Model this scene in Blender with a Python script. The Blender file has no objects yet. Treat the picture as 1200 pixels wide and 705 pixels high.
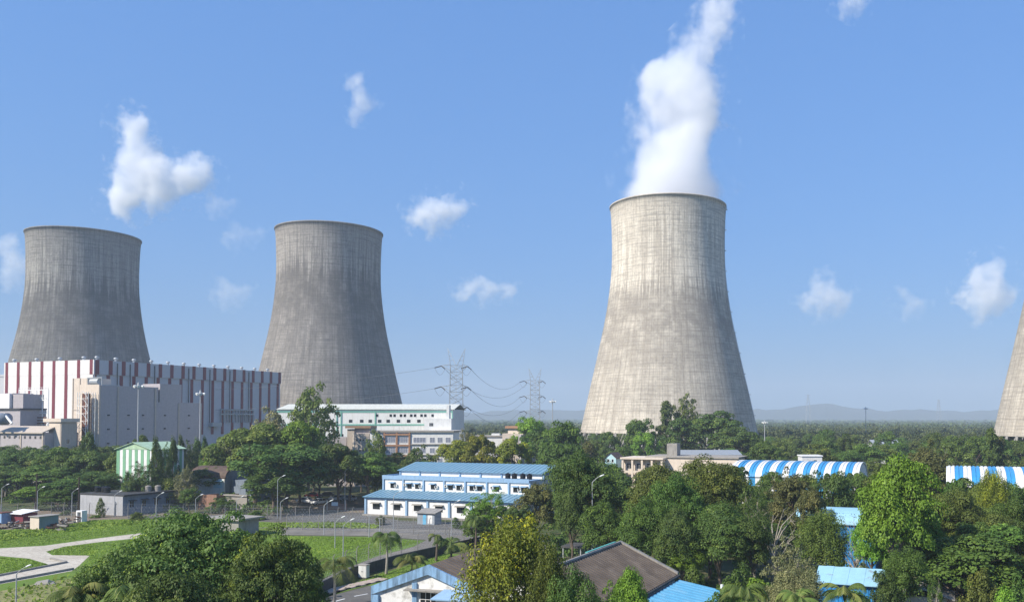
import bpy, math, random
import numpy as np
from mathutils import Vector, Matrix
sc = bpy.context.scene
COL = sc.collection
R = math.radians
# ------------------------------------------------------------------ camera
F, PX, PY, PITCH, CH = 1000.0, 720.0, 464.0, R(1.5), 22.0
cam_d = bpy.data.cameras.new('camera'); cam = bpy.data.objects.new('camera', cam_d); COL.objects.link(cam)
cam_d.sensor_width = 36; cam_d.lens = 36*F/1200
cam_d.shift_x = -(PX-600)/1200; cam_d.shift_y = (PY-352.5)/1200
cam_d.clip_start = 0.5; cam_d.clip_end = 60000
cam.location = (0, 0, CH); cam.rotation_euler = (math.pi/2+PITCH, 0, 0)
sc.camera = cam
# ------------------------------------------------------------------ sky, sun, exposure
SUN_EL = R(40); SUN_ROT = math.atan2(-.82, -.57)
w = bpy.data.worlds.new('World'); sc.world = w; w.use_nodes = True
nt = w.node_tree; nt.nodes.clear()
sky = nt.nodes.new('ShaderNodeTexSky'); sky.sky_type = 'NISHITA'; sky.sun_disc = False
sky.sun_elevation = SUN_EL; sky.sun_rotation = SUN_ROT; sky.air_density = 2.0; sky.dust_density = 0.4; sky.ozone_density = 6.0; sky.altitude = 100
bg = nt.nodes.new('ShaderNodeBackground'); bg.inputs[1].default_value = 0.133
gam = nt.nodes.new('ShaderNodeGamma'); gam.inputs[1].default_value = .40
wbl = nt.nodes.new('ShaderNodeMix'); wbl.data_type = 'RGBA'; wbl.blend_type = 'MULTIPLY'; wbl.inputs[0].default_value = 1; wbl.clamp_result = False; wbl.inputs[7].default_value = (.555, 1.075, 2.08, 1)
wo = nt.nodes.new('ShaderNodeOutputWorld')
nt.links.new(sky.outputs[0], gam.inputs[0]); nt.links.new(gam.outputs[0], wbl.inputs[6]); nt.links.new(wbl.outputs[2], bg.inputs[0]); nt.links.new(bg.outputs[0], wo.inputs[0])
sun_d = bpy.data.lights.new('sun', 'SUN'); sun_d.energy = 4.6; sun_d.angle = R(0.53); sun_d.color = (1, .93, .81)
sun = bpy.data.objects.new('sun', sun_d); COL.objects.link(sun)
sv = Vector((math.sin(SUN_ROT)*math.cos(SUN_EL), math.cos(SUN_ROT)*math.cos(SUN_EL), math.sin(SUN_EL)))
sun.rotation_euler = sv.to_track_quat('Z', 'Y').to_euler(); sun.location = (0, -50, 400)
sc.view_settings.view_transform = 'Standard'; sc.view_settings.look = 'None'
sc.view_settings.exposure = 0.62; sc.view_settings.gamma = 1
cy = sc.cycles
cy.max_bounces = 12; cy.diffuse_bounces = 3; cy.glossy_bounces = 2; cy.transmission_bounces = 2; cy.volume_bounces = 12
cy.use_denoising = True; cy.volume_step_rate = 1.0; cy.volume_max_steps = 256
cy.sample_clamp_indirect = 4
# ------------------------------------------------------------------ pixel helpers (photo pixels, 1200 wide)
def ray(px, py):
    u = (px-PX)/F; v = (PY-py)/F
    return Vector((u, math.cos(PITCH)-v*math.sin(PITCH), math.sin(PITCH)+v*math.cos(PITCH)))
def gp(px, py, z=0.0):
    d = ray(px, py); t = (z-CH)/d.z
    return Vector((d.x*t, d.y*t, z))
def wp(px, py, Y):
    d = ray(px, py); t = Y/d.y
    return Vector((d.x*t, Y, CH+d.z*t))
# ------------------------------------------------------------------ materials
def new_mat(name):
    m = bpy.data.materials.new(name); m.use_nodes = True; m.node_tree.nodes.clear()
    return m, m.node_tree
class G:
    """tiny node graph writer"""
    def __init__(s, nt): s.nt = nt
    def n(s, t, **kw):
        o = s.nt.nodes.new(t)
        for k, v in kw.items(): setattr(o, k, v)
        return o
    def l(s, a, b): s.nt.links.new(a, b)
    def math(s, op, a, b=None, clamp=False):
        o = s.n('ShaderNodeMath', operation=op, use_clamp=clamp)
        for i, x in enumerate((a, b)):
            if x is None: continue
            if isinstance(x, (int, float)): o.inputs[i].default_value = x
            else: s.l(x, o.inputs[i])
        return o.outputs[0]
    def noise(s, vec, scale, detail=4, rough=.55, dist=0):
        o = s.n('ShaderNodeTexNoise'); o.inputs['Scale'].default_value = scale; o.inputs['Detail'].default_value = detail
        o.inputs['Roughness'].default_value = rough; o.inputs['Distortion'].default_value = dist
        s.l(vec, o.inputs['Vector']); return o.outputs[0]
    def mix(s, f, a, b, mode='MIX'):
        o = s.n('ShaderNodeMix', data_type='RGBA', blend_type=mode)
        for i, x in ((0, f), (6, a), (7, b)):
            if isinstance(x, (int, float)): o.inputs[i].default_value = x
            elif isinstance(x, tuple): o.inputs[i].default_value = (*x, 1)
            else: s.l(x, o.inputs[i])
        return o.outputs[2]
    def ramp(s, f, lo, hi):
        o = s.n('ShaderNodeMapRange'); o.inputs[1].default_value = lo; o.inputs[2].default_value = hi
        s.l(f, o.inputs[0]); return o.outputs[0]
    def scale(s, vec, v):
        o = s.n('ShaderNodeMapping'); o.inputs['Scale'].default_value = v; s.l(vec, o.inputs[0]); return o.outputs[0]
    def coord(s, which='Object'): return s.n('ShaderNodeTexCoord').outputs[which]
    def out(s, col, rough=.8, metal=0, bump=None, bstr=.3, bdist=.05, spec=.3):
        p = s.n('ShaderNodeBsdfPrincipled'); o = s.n('ShaderNodeOutputMaterial')
        p.inputs['Roughness'].default_value = rough; p.inputs['Metallic'].default_value = metal
        p.inputs['Specular IOR Level'].default_value = spec
        if isinstance(col, tuple): p.inputs['Base Color'].default_value = (*col, 1)
        else: s.l(col, p.inputs['Base Color'])
        if bump is not None:
            b = s.n('ShaderNodeBump'); b.inputs['Strength'].default_value = bstr; b.inputs['Distance'].default_value = bdist
            s.l(bump, b.inputs['Height']); s.l(b.outputs[0], p.inputs['Normal'])
        s.l(p.outputs[0], o.inputs['Surface'])
def plain(name, col, rough=.7, metal=0, var=.25, scale=1.2, dirt=None, dirt_amt=.4, streak=False, fine=9, spec=.3, lo=.5, hi=.75):
    """paint / concrete / metal with mottling, optional dirt of its own colour (streaky when it runs down walls)"""
    m, t = new_mat(name); g = G(t); c = g.coord()
    n1 = g.noise(c, scale, 5); n2 = g.noise(c, fine, 3)
    k = tuple(x*(1-var) for x in col); k2 = tuple(min(1, x*(1+var*.5)) for x in col)
    base = g.mix(g.ramp(n1, .3, .7), k, k2)
    base = g.mix(g.math('MULTIPLY', g.ramp(n2, .35, .7), .35), base, k)
    if dirt:
        dv = g.scale(c, (1.6, 1.6, .22)) if streak else g.scale(c, (.6, .6, .6))
        dn = g.noise(dv, 1.1, 7, .68)
        base = g.mix(g.math('MULTIPLY', g.ramp(dn, lo, hi), dirt_amt, True), base, dirt)
    g.out(base, rough, metal, n2, .25, .03, spec)
    return m
M = {}
def MM(key, *a, **k): M[key] = plain(key, *a, **k)
MM('white_wall', (.72,.71,.68), dirt=(.34,.31,.27), dirt_amt=.55, streak=True, var=.08)
MM('white_clean', (.76,.75,.73), dirt=(.36,.32,.27), dirt_amt=.6, streak=True, var=.06)
MM('mildew_wall', (.74,.73,.70), dirt=(.16,.15,.13), dirt_amt=.8, streak=False, var=.1, lo=.5, hi=.68)
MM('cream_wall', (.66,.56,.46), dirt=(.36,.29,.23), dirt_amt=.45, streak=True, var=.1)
MM('beige_wall', (.48,.41,.34), dirt=(.26,.22,.19), dirt_amt=.4, streak=True, var=.1)
MM('brown_wall', (.33,.21,.13), var=.2)
MM('orange_trim', (.36,.20,.12), var=.15)
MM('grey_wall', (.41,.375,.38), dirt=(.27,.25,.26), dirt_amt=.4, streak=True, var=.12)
MM('panel_shaded', (.50,.50,.52), dirt=(.36,.37,.40), dirt_amt=.35, streak=True, var=.08)  # hall cladding with the bluish grey of shade put into its colour
MM('panel_sunlit', (.74,.71,.68), dirt=(.5,.46,.42), dirt_amt=.35, streak=True, var=.05)  # same cladding, lightened in colour for the face turned to the sun
MM('maroon', (.19,.035,.05), var=.15)
MM('dark_grey', (.06,.06,.062), var=.3)
MM('black_tank', (.012,.012,.014), rough=.45, var=.2)
MM('glass', (.02,.024,.03), rough=.15, spec=.6, var=.3)
MM('curtain', (.25,.27,.33), var=.4, scale=2)
MM('blue_roof', (.155,.285,.375), rough=.45, dirt=(.30,.36,.40), dirt_amt=.35, var=.1)
MM('blue_trim', (.26,.40,.56), dirt=(.13,.18,.24), dirt_amt=.5, streak=True, var=.12)
MM('blue_trim_old', (.25,.42,.62), dirt=(.06,.09,.12), dirt_amt=.85, streak=True, var=.15, lo=.45, hi=.66)
MM('vivid_blue', (.035,.24,.55), rough=.45, dirt=(.12,.33,.60), dirt_amt=.5, streak=True, var=.12)
MM('sky_blue_sheet', (.13,.40,.60), rough=.45, dirt=(.35,.5,.58), dirt_amt=.4, var=.1)
MM('pale_blue_sheet', (.30,.52,.65), rough=.5, dirt=(.16,.08,.05), dirt_amt=.8, var=.1, lo=.6, hi=.72)
MM('stripe_blue', (.05,.29,.56), rough=.4, var=.1)
MM('stripe_white', (.76,.76,.75), rough=.4, dirt=(.5,.46,.4), dirt_amt=.3, var=.05)
MM('green_stripe', (.20,.40,.24), var=.1)
MM('green_trim', (.18,.42,.33), var=.12)
MM('pale_green_roof', (.42,.57,.38), rough=.5, dirt=(.3,.36,.26), dirt_amt=.4)
MM('roof_pale', (.66,.66,.58), rough=.5, dirt=(.5,.47,.38), dirt_amt=.5)
MM('asbestos', (.155,.118,.086), dirt=(.27,.22,.17), dirt_amt=.6, var=.3, scale=.6, fine=14)
MM('tile_brown', (.10,.065,.05), var=.3, dirt=(.2,.16,.13), dirt_amt=.4)
MM('pale_sheet', (.50,.50,.49), rough=.5, dirt=(.3,.29,.28), dirt_amt=.5, streak=True, var=.12)
MM('grey_sheet', (.30,.33,.36), rough=.45, metal=.0, dirt=(.2,.19,.18), dirt_amt=.5, streak=True, var=.12)
MM('blue_grey_wall', (.21,.25,.31), dirt=(.1,.11,.13), dirt_amt=.5, streak=True, var=.2)
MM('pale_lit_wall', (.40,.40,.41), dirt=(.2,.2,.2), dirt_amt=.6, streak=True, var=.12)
MM('cyan_wall', (.45,.66,.72), var=.1)
MM('brick', (.30,.17,.12), dirt=(.17,.13,.11), dirt_amt=.5, var=.3, scale=2)
MM('old_concrete', (.30,.28,.25), dirt=(.09,.085,.08), dirt_amt=.7, streak=True, var=.2)
MM('dark_concrete', (.075,.074,.075), dirt=(.15,.14,.13), dirt_amt=.5, streak=True, var=.3)
MM('slab', (.34,.31,.27), dirt=(.2,.18,.16), dirt_amt=.5, var=.2)
MM('galv', (.42,.44,.45), rough=.5, metal=.3, var=.1)
MM('galv_pole', (.38,.39,.40), rough=.5, var=.12)
MM('lamp_white', (.75,.75,.72), rough=.4, var=.05)
MM('insulator', (.05,.035,.035), rough=.4)
MM('wire', (.13,.13,.14), rough=.5)
MM('rust', (.17,.065,.04), var=.35)
MM('dark_wood', (.06,.04,.03), var=.3)
MM('shed_green', (.22,.28,.27), dirt=(.13,.15,.14), dirt_amt=.5, streak=True, var=.15)
MM('cabinet', (.62,.62,.58), dirt=(.35,.33,.3), dirt_amt=.4, streak=True, var=.05)
MM('car_white', (.75,.75,.75), rough=.25, spec=.6, var=.03)
MM('car_maroon', (.13,.012,.02), rough=.25, spec=.6, var=.1)
MM('car_dark', (.03,.035,.04), rough=.25, spec=.6, var=.1)
MM('car_silver', (.42,.43,.44), rough=.3, spec=.6, var=.05)
MM('rubber', (.02,.02,.02), rough=.8)
MM('teal', (.10,.36,.32), var=.2)
MM('bark', (.14,.105,.08), var=.35, scale=3)
MM('pale_bark', (.36,.32,.27), var=.3, scale=3)
MM('terracotta', (.35,.16,.09), var=.2)
MM('kerb_black', (.05,.045,.045), var=.3)
MM('kerb_pink', (.46,.36,.30), var=.2, dirt=(.3,.26,.22), dirt_amt=.4)

def sheet_mat(name, a, b, cc, s1, s2, rough=.95, bstr=.4, bd=.1):
    m, t = new_mat(name); g = G(t); c = g.coord()
    n1 = g.noise(c, s1, 6, .6); n2 = g.noise(c, s2, 5, .7); n3 = g.noise(c, s2*6, 3, .6)
    x = g.mix(g.ramp(n1, .38, .62), a, b); x = g.mix(g.math('MULTIPLY', g.ramp(n2, .45, .7), .8), x, cc)
    x = g.mix(g.math('MULTIPLY', g.ramp(n3, .4, .75), .3), x, tuple(v*.5 for v in a))
    g.out(x, rough, 0, n3, bstr, bd, .1); return m
M['soil'] = sheet_mat('soil', (.055,.085,.028), (.10,.10,.05), (.15,.12,.075), .035, .35)
M['grass'] = sheet_mat('grass', (.10,.17,.028), (.13,.22,.032), (.18,.20,.07), .12, .9)
M['dry_grass'] = sheet_mat('dry_grass', (.22,.22,.09), (.30,.27,.13), (.12,.17,.04), .15, 1.2)
M['path'] = sheet_mat('path', (.50,.45,.37), (.60,.55,.46), (.24,.20,.15), .15, 1.6, bstr=.2)
M['asphalt'] = sheet_mat('asphalt', (.105,.10,.095), (.14,.135,.125), (.18,.165,.14), .06, .6, bstr=.2)
M['old_road'] = sheet_mat('old_road', (.19,.175,.155), (.24,.22,.19), (.13,.12,.105), .08, .5, bstr=.2)
M['yard_dirt'] = sheet_mat('yard_dirt', (.25,.185,.15), (.19,.16,.12), (.12,.14,.06), .08, .6)
M['leaf_hill'] = sheet_mat('leaf_hill', (.03,.05,.04), (.04,.06,.045), (.05,.06,.05), .004, .02)
M['paint'] = plain('paint', (.7,.7,.68), dirt=(.2,.2,.2), dirt_amt=.5, var=.1)

def leaf_mat(name, dark, mid, tip, tipw=.25, transl=.3):
    dark, mid, tip = ((c[0]*2.15, c[1]*1.75, c[2]*1.35) for c in (dark, mid, tip))
    m, t = new_mat(name); g = G(t)
    a = g.n('ShaderNodeAttribute', attribute_name='tint').outputs['Fac']
    oi = g.n('ShaderNodeObjectInfo').outputs['Random']
    x = g.mix(g.ramp(a, 0, 1-tipw), dark, mid)
    x = g.mix(g.ramp(a, 1-tipw, 1), x, tip)
    h = g.n('ShaderNodeHueSaturation'); g.l(x, h.inputs['Color'])
    g.l(g.math('ADD', g.math('MULTIPLY', oi, .03), .485), h.inputs['Hue'])
    g.l(g.math('ADD', g.math('MULTIPLY', oi, .35), .92), h.inputs['Value'])
    d = g.n('ShaderNodeBsdfPrincipled'); d.inputs['Roughness'].default_value = .55; d.inputs['Specular IOR Level'].default_value = .25
    tr = g.n('ShaderNodeBsdfTranslucent'); ms = g.n('ShaderNodeMixShader'); ms.inputs[0].default_value = transl
    g.l(h.outputs[0], d.inputs['Base Color']); g.l(h.outputs[0], tr.inputs[0])
    o = g.n('ShaderNodeOutputMaterial'); g.l(d.outputs[0], ms.inputs[1]); g.l(tr.outputs[0], ms.inputs[2]); g.l(ms.outputs[0], o.inputs[0])
    M[name] = m
leaf_mat('leaf_green', (.028,.062,.015), (.05,.10,.022), (.09,.16,.03))
leaf_mat('leaf_dark', (.024,.053,.017), (.048,.092,.024), (.085,.135,.033))
leaf_mat('leaf_bright', (.045,.10,.016), (.08,.17,.022), (.14,.26,.035))
leaf_mat('leaf_olive', (.036,.062,.018), (.066,.105,.025), (.11,.15,.036))
leaf_mat('leaf_yellow', (.05,.075,.014), (.10,.14,.02), (.22,.25,.02), .3)
leaf_mat('leaf_brown', (.038,.054,.022), (.066,.084,.032), (.105,.115,.045))
leaf_mat('leaf_grey', (.06,.08,.045), (.11,.135,.075), (.20,.21,.14))
leaf_mat('leaf_feather', (.032,.07,.022), (.06,.115,.03), (.17,.26,.035), .2)
leaf_mat('leaf_palm', (.035,.065,.02), (.06,.10,.026), (.12,.14,.05))
leaf_mat('leaf_far', (.024,.046,.018), (.048,.080,.028), (.09,.11,.04), transl=.2)
leaf_mat('grass_blade', (.055,.10,.013), (.085,.16,.02), (.135,.205,.035))

def tower_mat(name, light, dark, stain, seed, z_split):
    """slip-formed concrete: lift rings, vertical panel lines, long weather streaks and old stains"""
    m, t = new_mat(name); g = G(t); c = g.coord()
    s = g.n('ShaderNodeSeparateXYZ'); g.l(c, s.inputs[0])
    ang = g.math('ARCTAN2', s.outputs[0], s.outputs[1])
    cb = g.n('ShaderNodeCombineXYZ'); g.l(g.math('MULTIPLY', ang, 40.0), cb.inputs[0]); g.l(s.outputs[2], cb.inputs[1]); cb.inputs[2].default_value = seed
    v = cb.outputs[0]
    streak = g.noise(g.scale(v, (.55, .022, 1)), 1.0, 6, .7)
    fine = g.noise(g.scale(v, (2.3, .05, 1)), 1.0, 4, .7)
    rings = g.noise(g.scale(v, (.05, .8, 1)), 1.0, 4, .8)
    blot = g.noise(g.scale(v, (.10, .10, 1)), 1.0, 6, .7)
    cell = g.noise(g.scale(v, (.9, .5, 1)), 1.0, 3, .6)
    base = g.mix(g.ramp(streak, .42, .58), dark, light)
    base = g.mix(g.math('MULTIPLY', g.ramp(fine, .5, .66), .5), base, stain)
    base = g.mix(g.math('MULTIPLY', g.ramp(rings, .48, .62), .55), base, stain)
    base = g.mix(g.math('MULTIPLY', g.math('MULTIPLY', g.ramp(cell, .48, .66), g.ramp(blot, .38, .6)), .5), base, stain)
    # old stain collar around and below the throat, broken into tongues by the streaks
    z2 = g.math('ADD', s.outputs[2], g.math('MULTIPLY', g.math('SUBTRACT', streak, .5), 60.0))
    below = g.ramp(z2, z_split+4, z_split-6)
    fade = g.ramp(z2, z_split-75, z_split-20)
    base = g.mix(g.math('MULTIPLY', g.math('MULTIPLY', below, g.math('ADD', g.math('MULTIPLY', fade, .45), .34)), g.ramp(blot, .22, .55), True), base, stain)
    rim = g.math('MULTIPLY', g.ramp(z2, 138, 152), .45, True)
    base = g.mix(rim, base, stain)
    pan = g.math('GREATER_THAN', g.math('PINGPONG', g.math('MULTIPLY', ang, 40.0/3.4), .5), .46)
    lift = g.math('GREATER_THAN', g.math('PINGPONG', g.math('MULTIPLY', s.outputs[2], 1/1.5), .5), .42)
    line = g.math('MAXIMUM', g.math('MULTIPLY', pan, .42), g.math('MULTIPLY', lift, .3))
    base = g.mix(g.math('MULTIPLY', line, g.ramp(cell, .25, .6)), base, tuple(x*.6 for x in stain))
    g.out(base, .92, 0, g.math('ADD', fine, rings), .3, .3, .1)
    return m
M['tower_light'] = tower_mat('tower_light', (.76,.69,.57), (.52,.46,.375), (.25,.222,.188), 3.0, 96)
M['tower_grey'] = tower_mat('tower_grey', (.44,.40,.35), (.26,.24,.215), (.125,.115,.105), 11.0, 118)
M['tower_dark'] = tower_mat('tower_dark', (.38,.36,.32), (.22,.21,.195), (.095,.09,.085), 27.0, 112)
# ------------------------------------------------------------------ objects
def tag(o, label=None, cat=None, group=None, kind=None):
    if label: o['label'] = label
    if cat: o['category'] = cat
    if group: o['group'] = group
    if kind: o['kind'] = kind
    return o
def thing(name, label, cat, loc=(0,0,0), rz=0, group=None):
    o = bpy.data.objects.new(name, None); o.empty_display_size = .5; COL.objects.link(o)
    o.location = loc; o.rotation_euler = (0, 0, rz)
    return tag(o, label, cat, group)
def link(name, me, parent=None, loc=(0,0,0), rz=0):
    o = bpy.data.objects.new(name, me); COL.objects.link(o); o.parent = parent
    o.location = loc; o.rotation_euler = (0, 0, rz); return o
class MB:
    def __init__(s): s.v = []; s.f = []; s.mi = []; s.m = 0
    def face(s, pts):
        k = len(s.v); s.v += [tuple(p) for p in pts]; s.f.append(tuple(range(k, k+len(pts)))); s.mi.append(s.m); return s
    def hexa(s, b, t):
        k = len(s.v); s.v += [tuple(p) for p in b]+[tuple(p) for p in t]; n = len(b)
        s.f.append(tuple(k+i for i in reversed(range(n)))); s.f.append(tuple(k+n+i for i in range(n)))
        for i in range(n):
            j = (i+1) % n; s.f.append((k+i, k+j, k+n+j, k+n+i))
        s.mi += [s.m]*(n+2); return s
    def box(s, x0, x1, y0, y1, z0, z1):
        return s.hexa([(x0,y0,z0),(x1,y0,z0),(x1,y1,z0),(x0,y1,z0)], [(x0,y0,z1),(x1,y0,z1),(x1,y1,z1),(x0,y1,z1)])
    def bar(s, p, q, r, r2=None, n=6):
        p = Vector(p); q = Vector(q); d = q-p
        if d.length < 1e-6: return s
        r2 = r if r2 is None else r2
        a = d.normalized(); u = a.orthogonal().normalized(); vv = a.cross(u)
        ring = lambda c, rr: [c+(u*math.cos(2*math.pi*i/n)+vv*math.sin(2*math.pi*i/n))*rr for i in range(n)]
        return s.hexa(ring(p, r), ring(q, r2))
    def path(s, pts, r0, r1, n=6):
        N = len(pts)-1
        for i in range(N): s.bar(pts[i], pts[i+1], r0+(r1-r0)*i/N, r0+(r1-r0)*(i+1)/N, n)
        return s
    def lathe(s, prof, n=24, cx=0, cy=0, close=True):
        k = len(s.v)
        for r, z in prof:
            for i in range(n):
                a = 2*math.pi*i/n; s.v.append((cx+r*math.cos(a), cy+r*math.sin(a), z))
        for j in range(len(prof)-1):
            for i in range(n):
                i2 = (i+1) % n; s.f.append((k+j*n+i, k+j*n+i2, k+(j+1)*n+i2, k+(j+1)*n+i)); s.mi.append(s.m)
        if close:
            s.f.append(tuple(k+i for i in reversed(range(n)))); s.f.append(tuple(k+(len(prof)-1)*n+i for i in range(n))); s.mi += [s.m]*2
        return s
    def mesh(s, name, mats):
        me = bpy.data.meshes.new(name); me.from_pydata(s.v, [], s.f)
        for m in (mats if isinstance(mats, list) else [mats]): me.materials.append(M[m] if isinstance(m, str) else m)
        me.polygons.foreach_set('material_index', s.mi); me.update(); return me
    def build(s, name, mats, parent=None, smooth=False, loc=(0,0,0), rz=0):
        me = s.mesh(name, mats)
        if smooth: me.polygons.foreach_set('use_smooth', [True]*len(me.polygons))
        return link(name, me, parent, loc, rz)
HEAD = -math.atan2(.366, .93)       # site grid: buildings run along e1, back along e2
E1 = Vector((.9305, -.3662, 0)); E2 = Vector((.3662, .9305, 0))
# ------------------------------------------------------------------ ground and roads
def sheet(name, pts, mat, z, kind='structure', px=True, label=None):
    P = [gp(*p, 0) for p in pts] if px else [Vector((p[0], p[1], 0)) for p in pts]
    mb = MB(); mb.face([(p.x, p.y, z) for p in P])
    me = mb.mesh(name, mat)
    if me.polygons[0].normal.z < 0: me.flip_normals()
    o = link(name, me); o['kind'] = kind; return o
mb = MB(); xs = [-6000,-1500,-400,-100,100,400,1500,6000]; ys = [-400,0,100,200,400,800,2000,6500]
for i in range(7):
    for j in range(7): mb.face([(xs[i],ys[j],0),(xs[i+1],ys[j],0),(xs[i+1],ys[j+1],0),(xs[i],ys[j+1],0)])
mb.build('ground', 'soil')['kind'] = 'structure'
sheet('yard_ground', [(-60,600),(60,598),(240,600),(330,606),(330,616),(190,608),(100,611),(60,622),(-60,622)], 'yard_dirt', .004)
sheet('lawn', [(-60,622),(50,619),(110,609),(215,606),(330,612),(330,640),(200,690),(120,700),(60,720),(-60,720)], 'grass', .008)
sheet('dry_lawn', [(-60,705),(0,692),(40,684),(90,676),(110,690),(90,720),(-60,740)], 'dry_grass', .012)
sheet('path', [(-60,648),(0,642),(52,639),(118,630),(200,620),(200,626),(118,634.5),(75,640),(54,646),(61,650),(105,650.5),(93,662),(84,668.6),(0,684),(-60,694),(-60,684),(0,674),(59,661.5),(34,654),(0,651),(-60,656)], 'path', .016)
sheet('parking_ground', [(330,594),(345,583),(470,583),(440,594),(428,600),(330,600)], 'yard_dirt', .004)
sheet('road', [(150,605),(330,601),(428,600),(470,610),(560,613),(640,640),(640,650),(560,632),(470,622),(420,613),(330,611),(150,608)], 'asphalt', .008)
sheet('verge', [(340,614),(420,612.5),(445,615),(440,619.5),(430,619),(330,618)], 'grass', .010)
sheet('inner_road', [(300,617),(430,618.5),(560,621),(640,632),(640,660),(560,636),(528,640),(450,660),(400,676),(372,690),(355,690),(400,668),(440,652),(485,640),(500,632),(430,627.5),(300,626)], 'old_road', .014)
sheet('field', [(300,627),(430,628.5),(498,633),(484,640),(440,652),(398,668),(350,690),(280,700),(240,690)], 'grass', .012)
sheet('roadside_lawn', [(350,712),(395,694),(432,677),(520,648),(640,655),(700,690),(560,720),(431,685),(372,702)], 'grass', .018)
sheet('main_road', [(300,760),(362,704),(431,686.5),(500,672),(640,690),(640,780),(430,800)], 'asphalt', .013)
mb = MB()
a, b = gp(363,700.5), gp(432,684.5); d = (b-a).normalized(); a -= d*14; b += d*4; L = (b-a).length; nrm = Vector((-d.y, d.x, 0))
for i in range(int(L/.9)):
    mb.m = i % 2; p = a+d*(i*.9); q = p+d*.9; w_ = nrm*.35
    mb.hexa([p, q, q+w_, p+w_], [v+Vector((0,0,.16)) for v in (p, q, q+w_, p+w_)])
mb.build('road_kerb', ['kerb_black','kerb_pink'])['kind'] = 'structure'
mb = MB(); p, q = a+nrm*.36, b+nrm*.36; w_ = nrm*1.7
mb.hexa([p, q, q+w_, p+w_], [v+Vector((0,0,.13)) for v in (p, q, q+w_, p+w_)]); mb.build('pavement', 'kerb_pink')['kind'] = 'structure'
for k, (pa, pb) in enumerate([((415,698.2),(431,695.2)), ((386,706),(404,701))]):
    p, q = gp(*pa), gp(*pb); dd = (q-p).normalized(); ww = Vector((-dd.y, dd.x, 0))*.13
    mb = MB(); mb.face([(v.x, v.y, .019) for v in (p-ww, q-ww, q+ww, p+ww)]); mb.build('lane_marking', 'paint')['kind'] = 'structure'
def low_wall(name, pts, h, t, mat, label, cat, z=0):
    r = thing(name, label, cat, gp(*pts[0])); o = r.location.copy(); mb = MB()
    P = [gp(*p) for p in pts]
    for p, q in zip(P, P[1:]):
        d = (q-p).normalized(); n = Vector((-d.y, d.x, 0))*t/2
        mb.hexa([p-n-o, q-n-o, q+n-o, p+n-o], [v+Vector((0,0,h)) for v in (p-n-o, q-n-o, q+n-o, p+n-o)])
    mb.build('kerb_wall' if h < .6 else 'wall', mat, r); return r
low_wall('low_kerb', [(-40,681),(0,674.5),(78,659),(59,655)], .28, .25, 'old_concrete', 'low dark kerb wall on the far side of the concrete path', 'kerb')
low_wall('low_kerb', [(-40,691),(0,683),(86,667)], .32, .25, 'old_concrete', 'low dark kerb wall on the near side of the concrete path', 'kerb')
low_wall('compound_wall', [(360,703),(413,677),(462,662),(556,640),(600,632)], 1.5, .25, 'dark_concrete', 'long low blackened compound wall behind the row of roadside palms', 'wall')
# ------------------------------------------------------------------ cooling towers
PROF = [(145.2,34.1),(143,33.6),(132,33.1),(121,32.9),(110,33.1),(98,34.2),(87,35.7),(76,37.7),(65,40.1),(53,42.7),(42,45.3),(30,48.0),(19.5,50.3),(14,51.6)]
def cooling_tower(X, Y, mat, label, stairs):
    r = thing('cooling_tower', label, 'cooling tower', (X, Y, 0), 0, 'cooling towers of the power station')
    z = np.linspace(14, 145.2, 60); rr = np.interp(z, [p[0] for p in PROF][::-1], [p[1] for p in PROF][::-1])
    for _ in range(2): rr[1:-1] = (rr[:-2]+2*rr[1:-1]+rr[2:])/4
    prof = [(a, b) for a, b in zip(rr, z)]
    prof += [(rr[-1]+.3, 145.22), (rr[-1]+.3, 146.0), (rr[-1]-1.2, 146.0)] + [(a-1.0, b) for a, b in list(zip(rr, z))[::-1]]
    mb = MB(); mb.lathe(prof+[prof[0]], 128, close=False); sh = mb.build('shell', mat, r, True)
    mb = MB(); mb.lathe([(57,0),(57,1.6),(56,1.6),(56,.1)], 96, close=True); mb.build('basin', 'old_concrete', r, False)
    lm = MB()
    for s_ in (-1, 1): lm.bar((56.4, s_*.15, .2), (51.3, s_*3.6, 14.3), .55, .5, 8)
    lme = lm.mesh('leg', 'old_concrete')
    for i in range(44): link('leg', lme, r, (0,0,0), 2*math.pi*i/44)
    if stairs is not None:
        mb = MB(); ca, sa = math.cos(stairs), math.sin(stairs)
        zz = np.linspace(6, 146, 48); ro = np.interp(zz, z, rr)+.35
        for k in range(47):
            for off in (-.6, .6):
                mb.bar((ro[k]*ca-off*sa, ro[k]*sa+off*ca, zz[k]), (ro[k+1]*ca-off*sa, ro[k+1]*sa+off*ca, zz[k+1]), .12, n=4)
        for k in range(2, 48, 4):
            c = Vector((ro[k]*ca, ro[k]*sa, zz[k])); mb.box(c.x-.9, c.x+.9, c.y-.9, c.y+.9, c.z-.15, c.z+.1)
        mb.build('ladder', 'galv', r)
    return r
T1 = cooling_tower(-362, 580, 'tower_dark', 'dark grey cooling tower at far left behind the maroon striped hall', None)
T2 = cooling_tower(-189.5, 565, 'tower_grey', 'grey cooling tower behind the long white building, second from left', None)
T3 = cooling_tower(31.5, 500, 'tower_light', 'pale cooling tower giving off a white steam plume', R(-14))
T4 = cooling_tower(230, 392, 'tower_light', 'pale cooling tower cut off by the right edge of the view', None)
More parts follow.
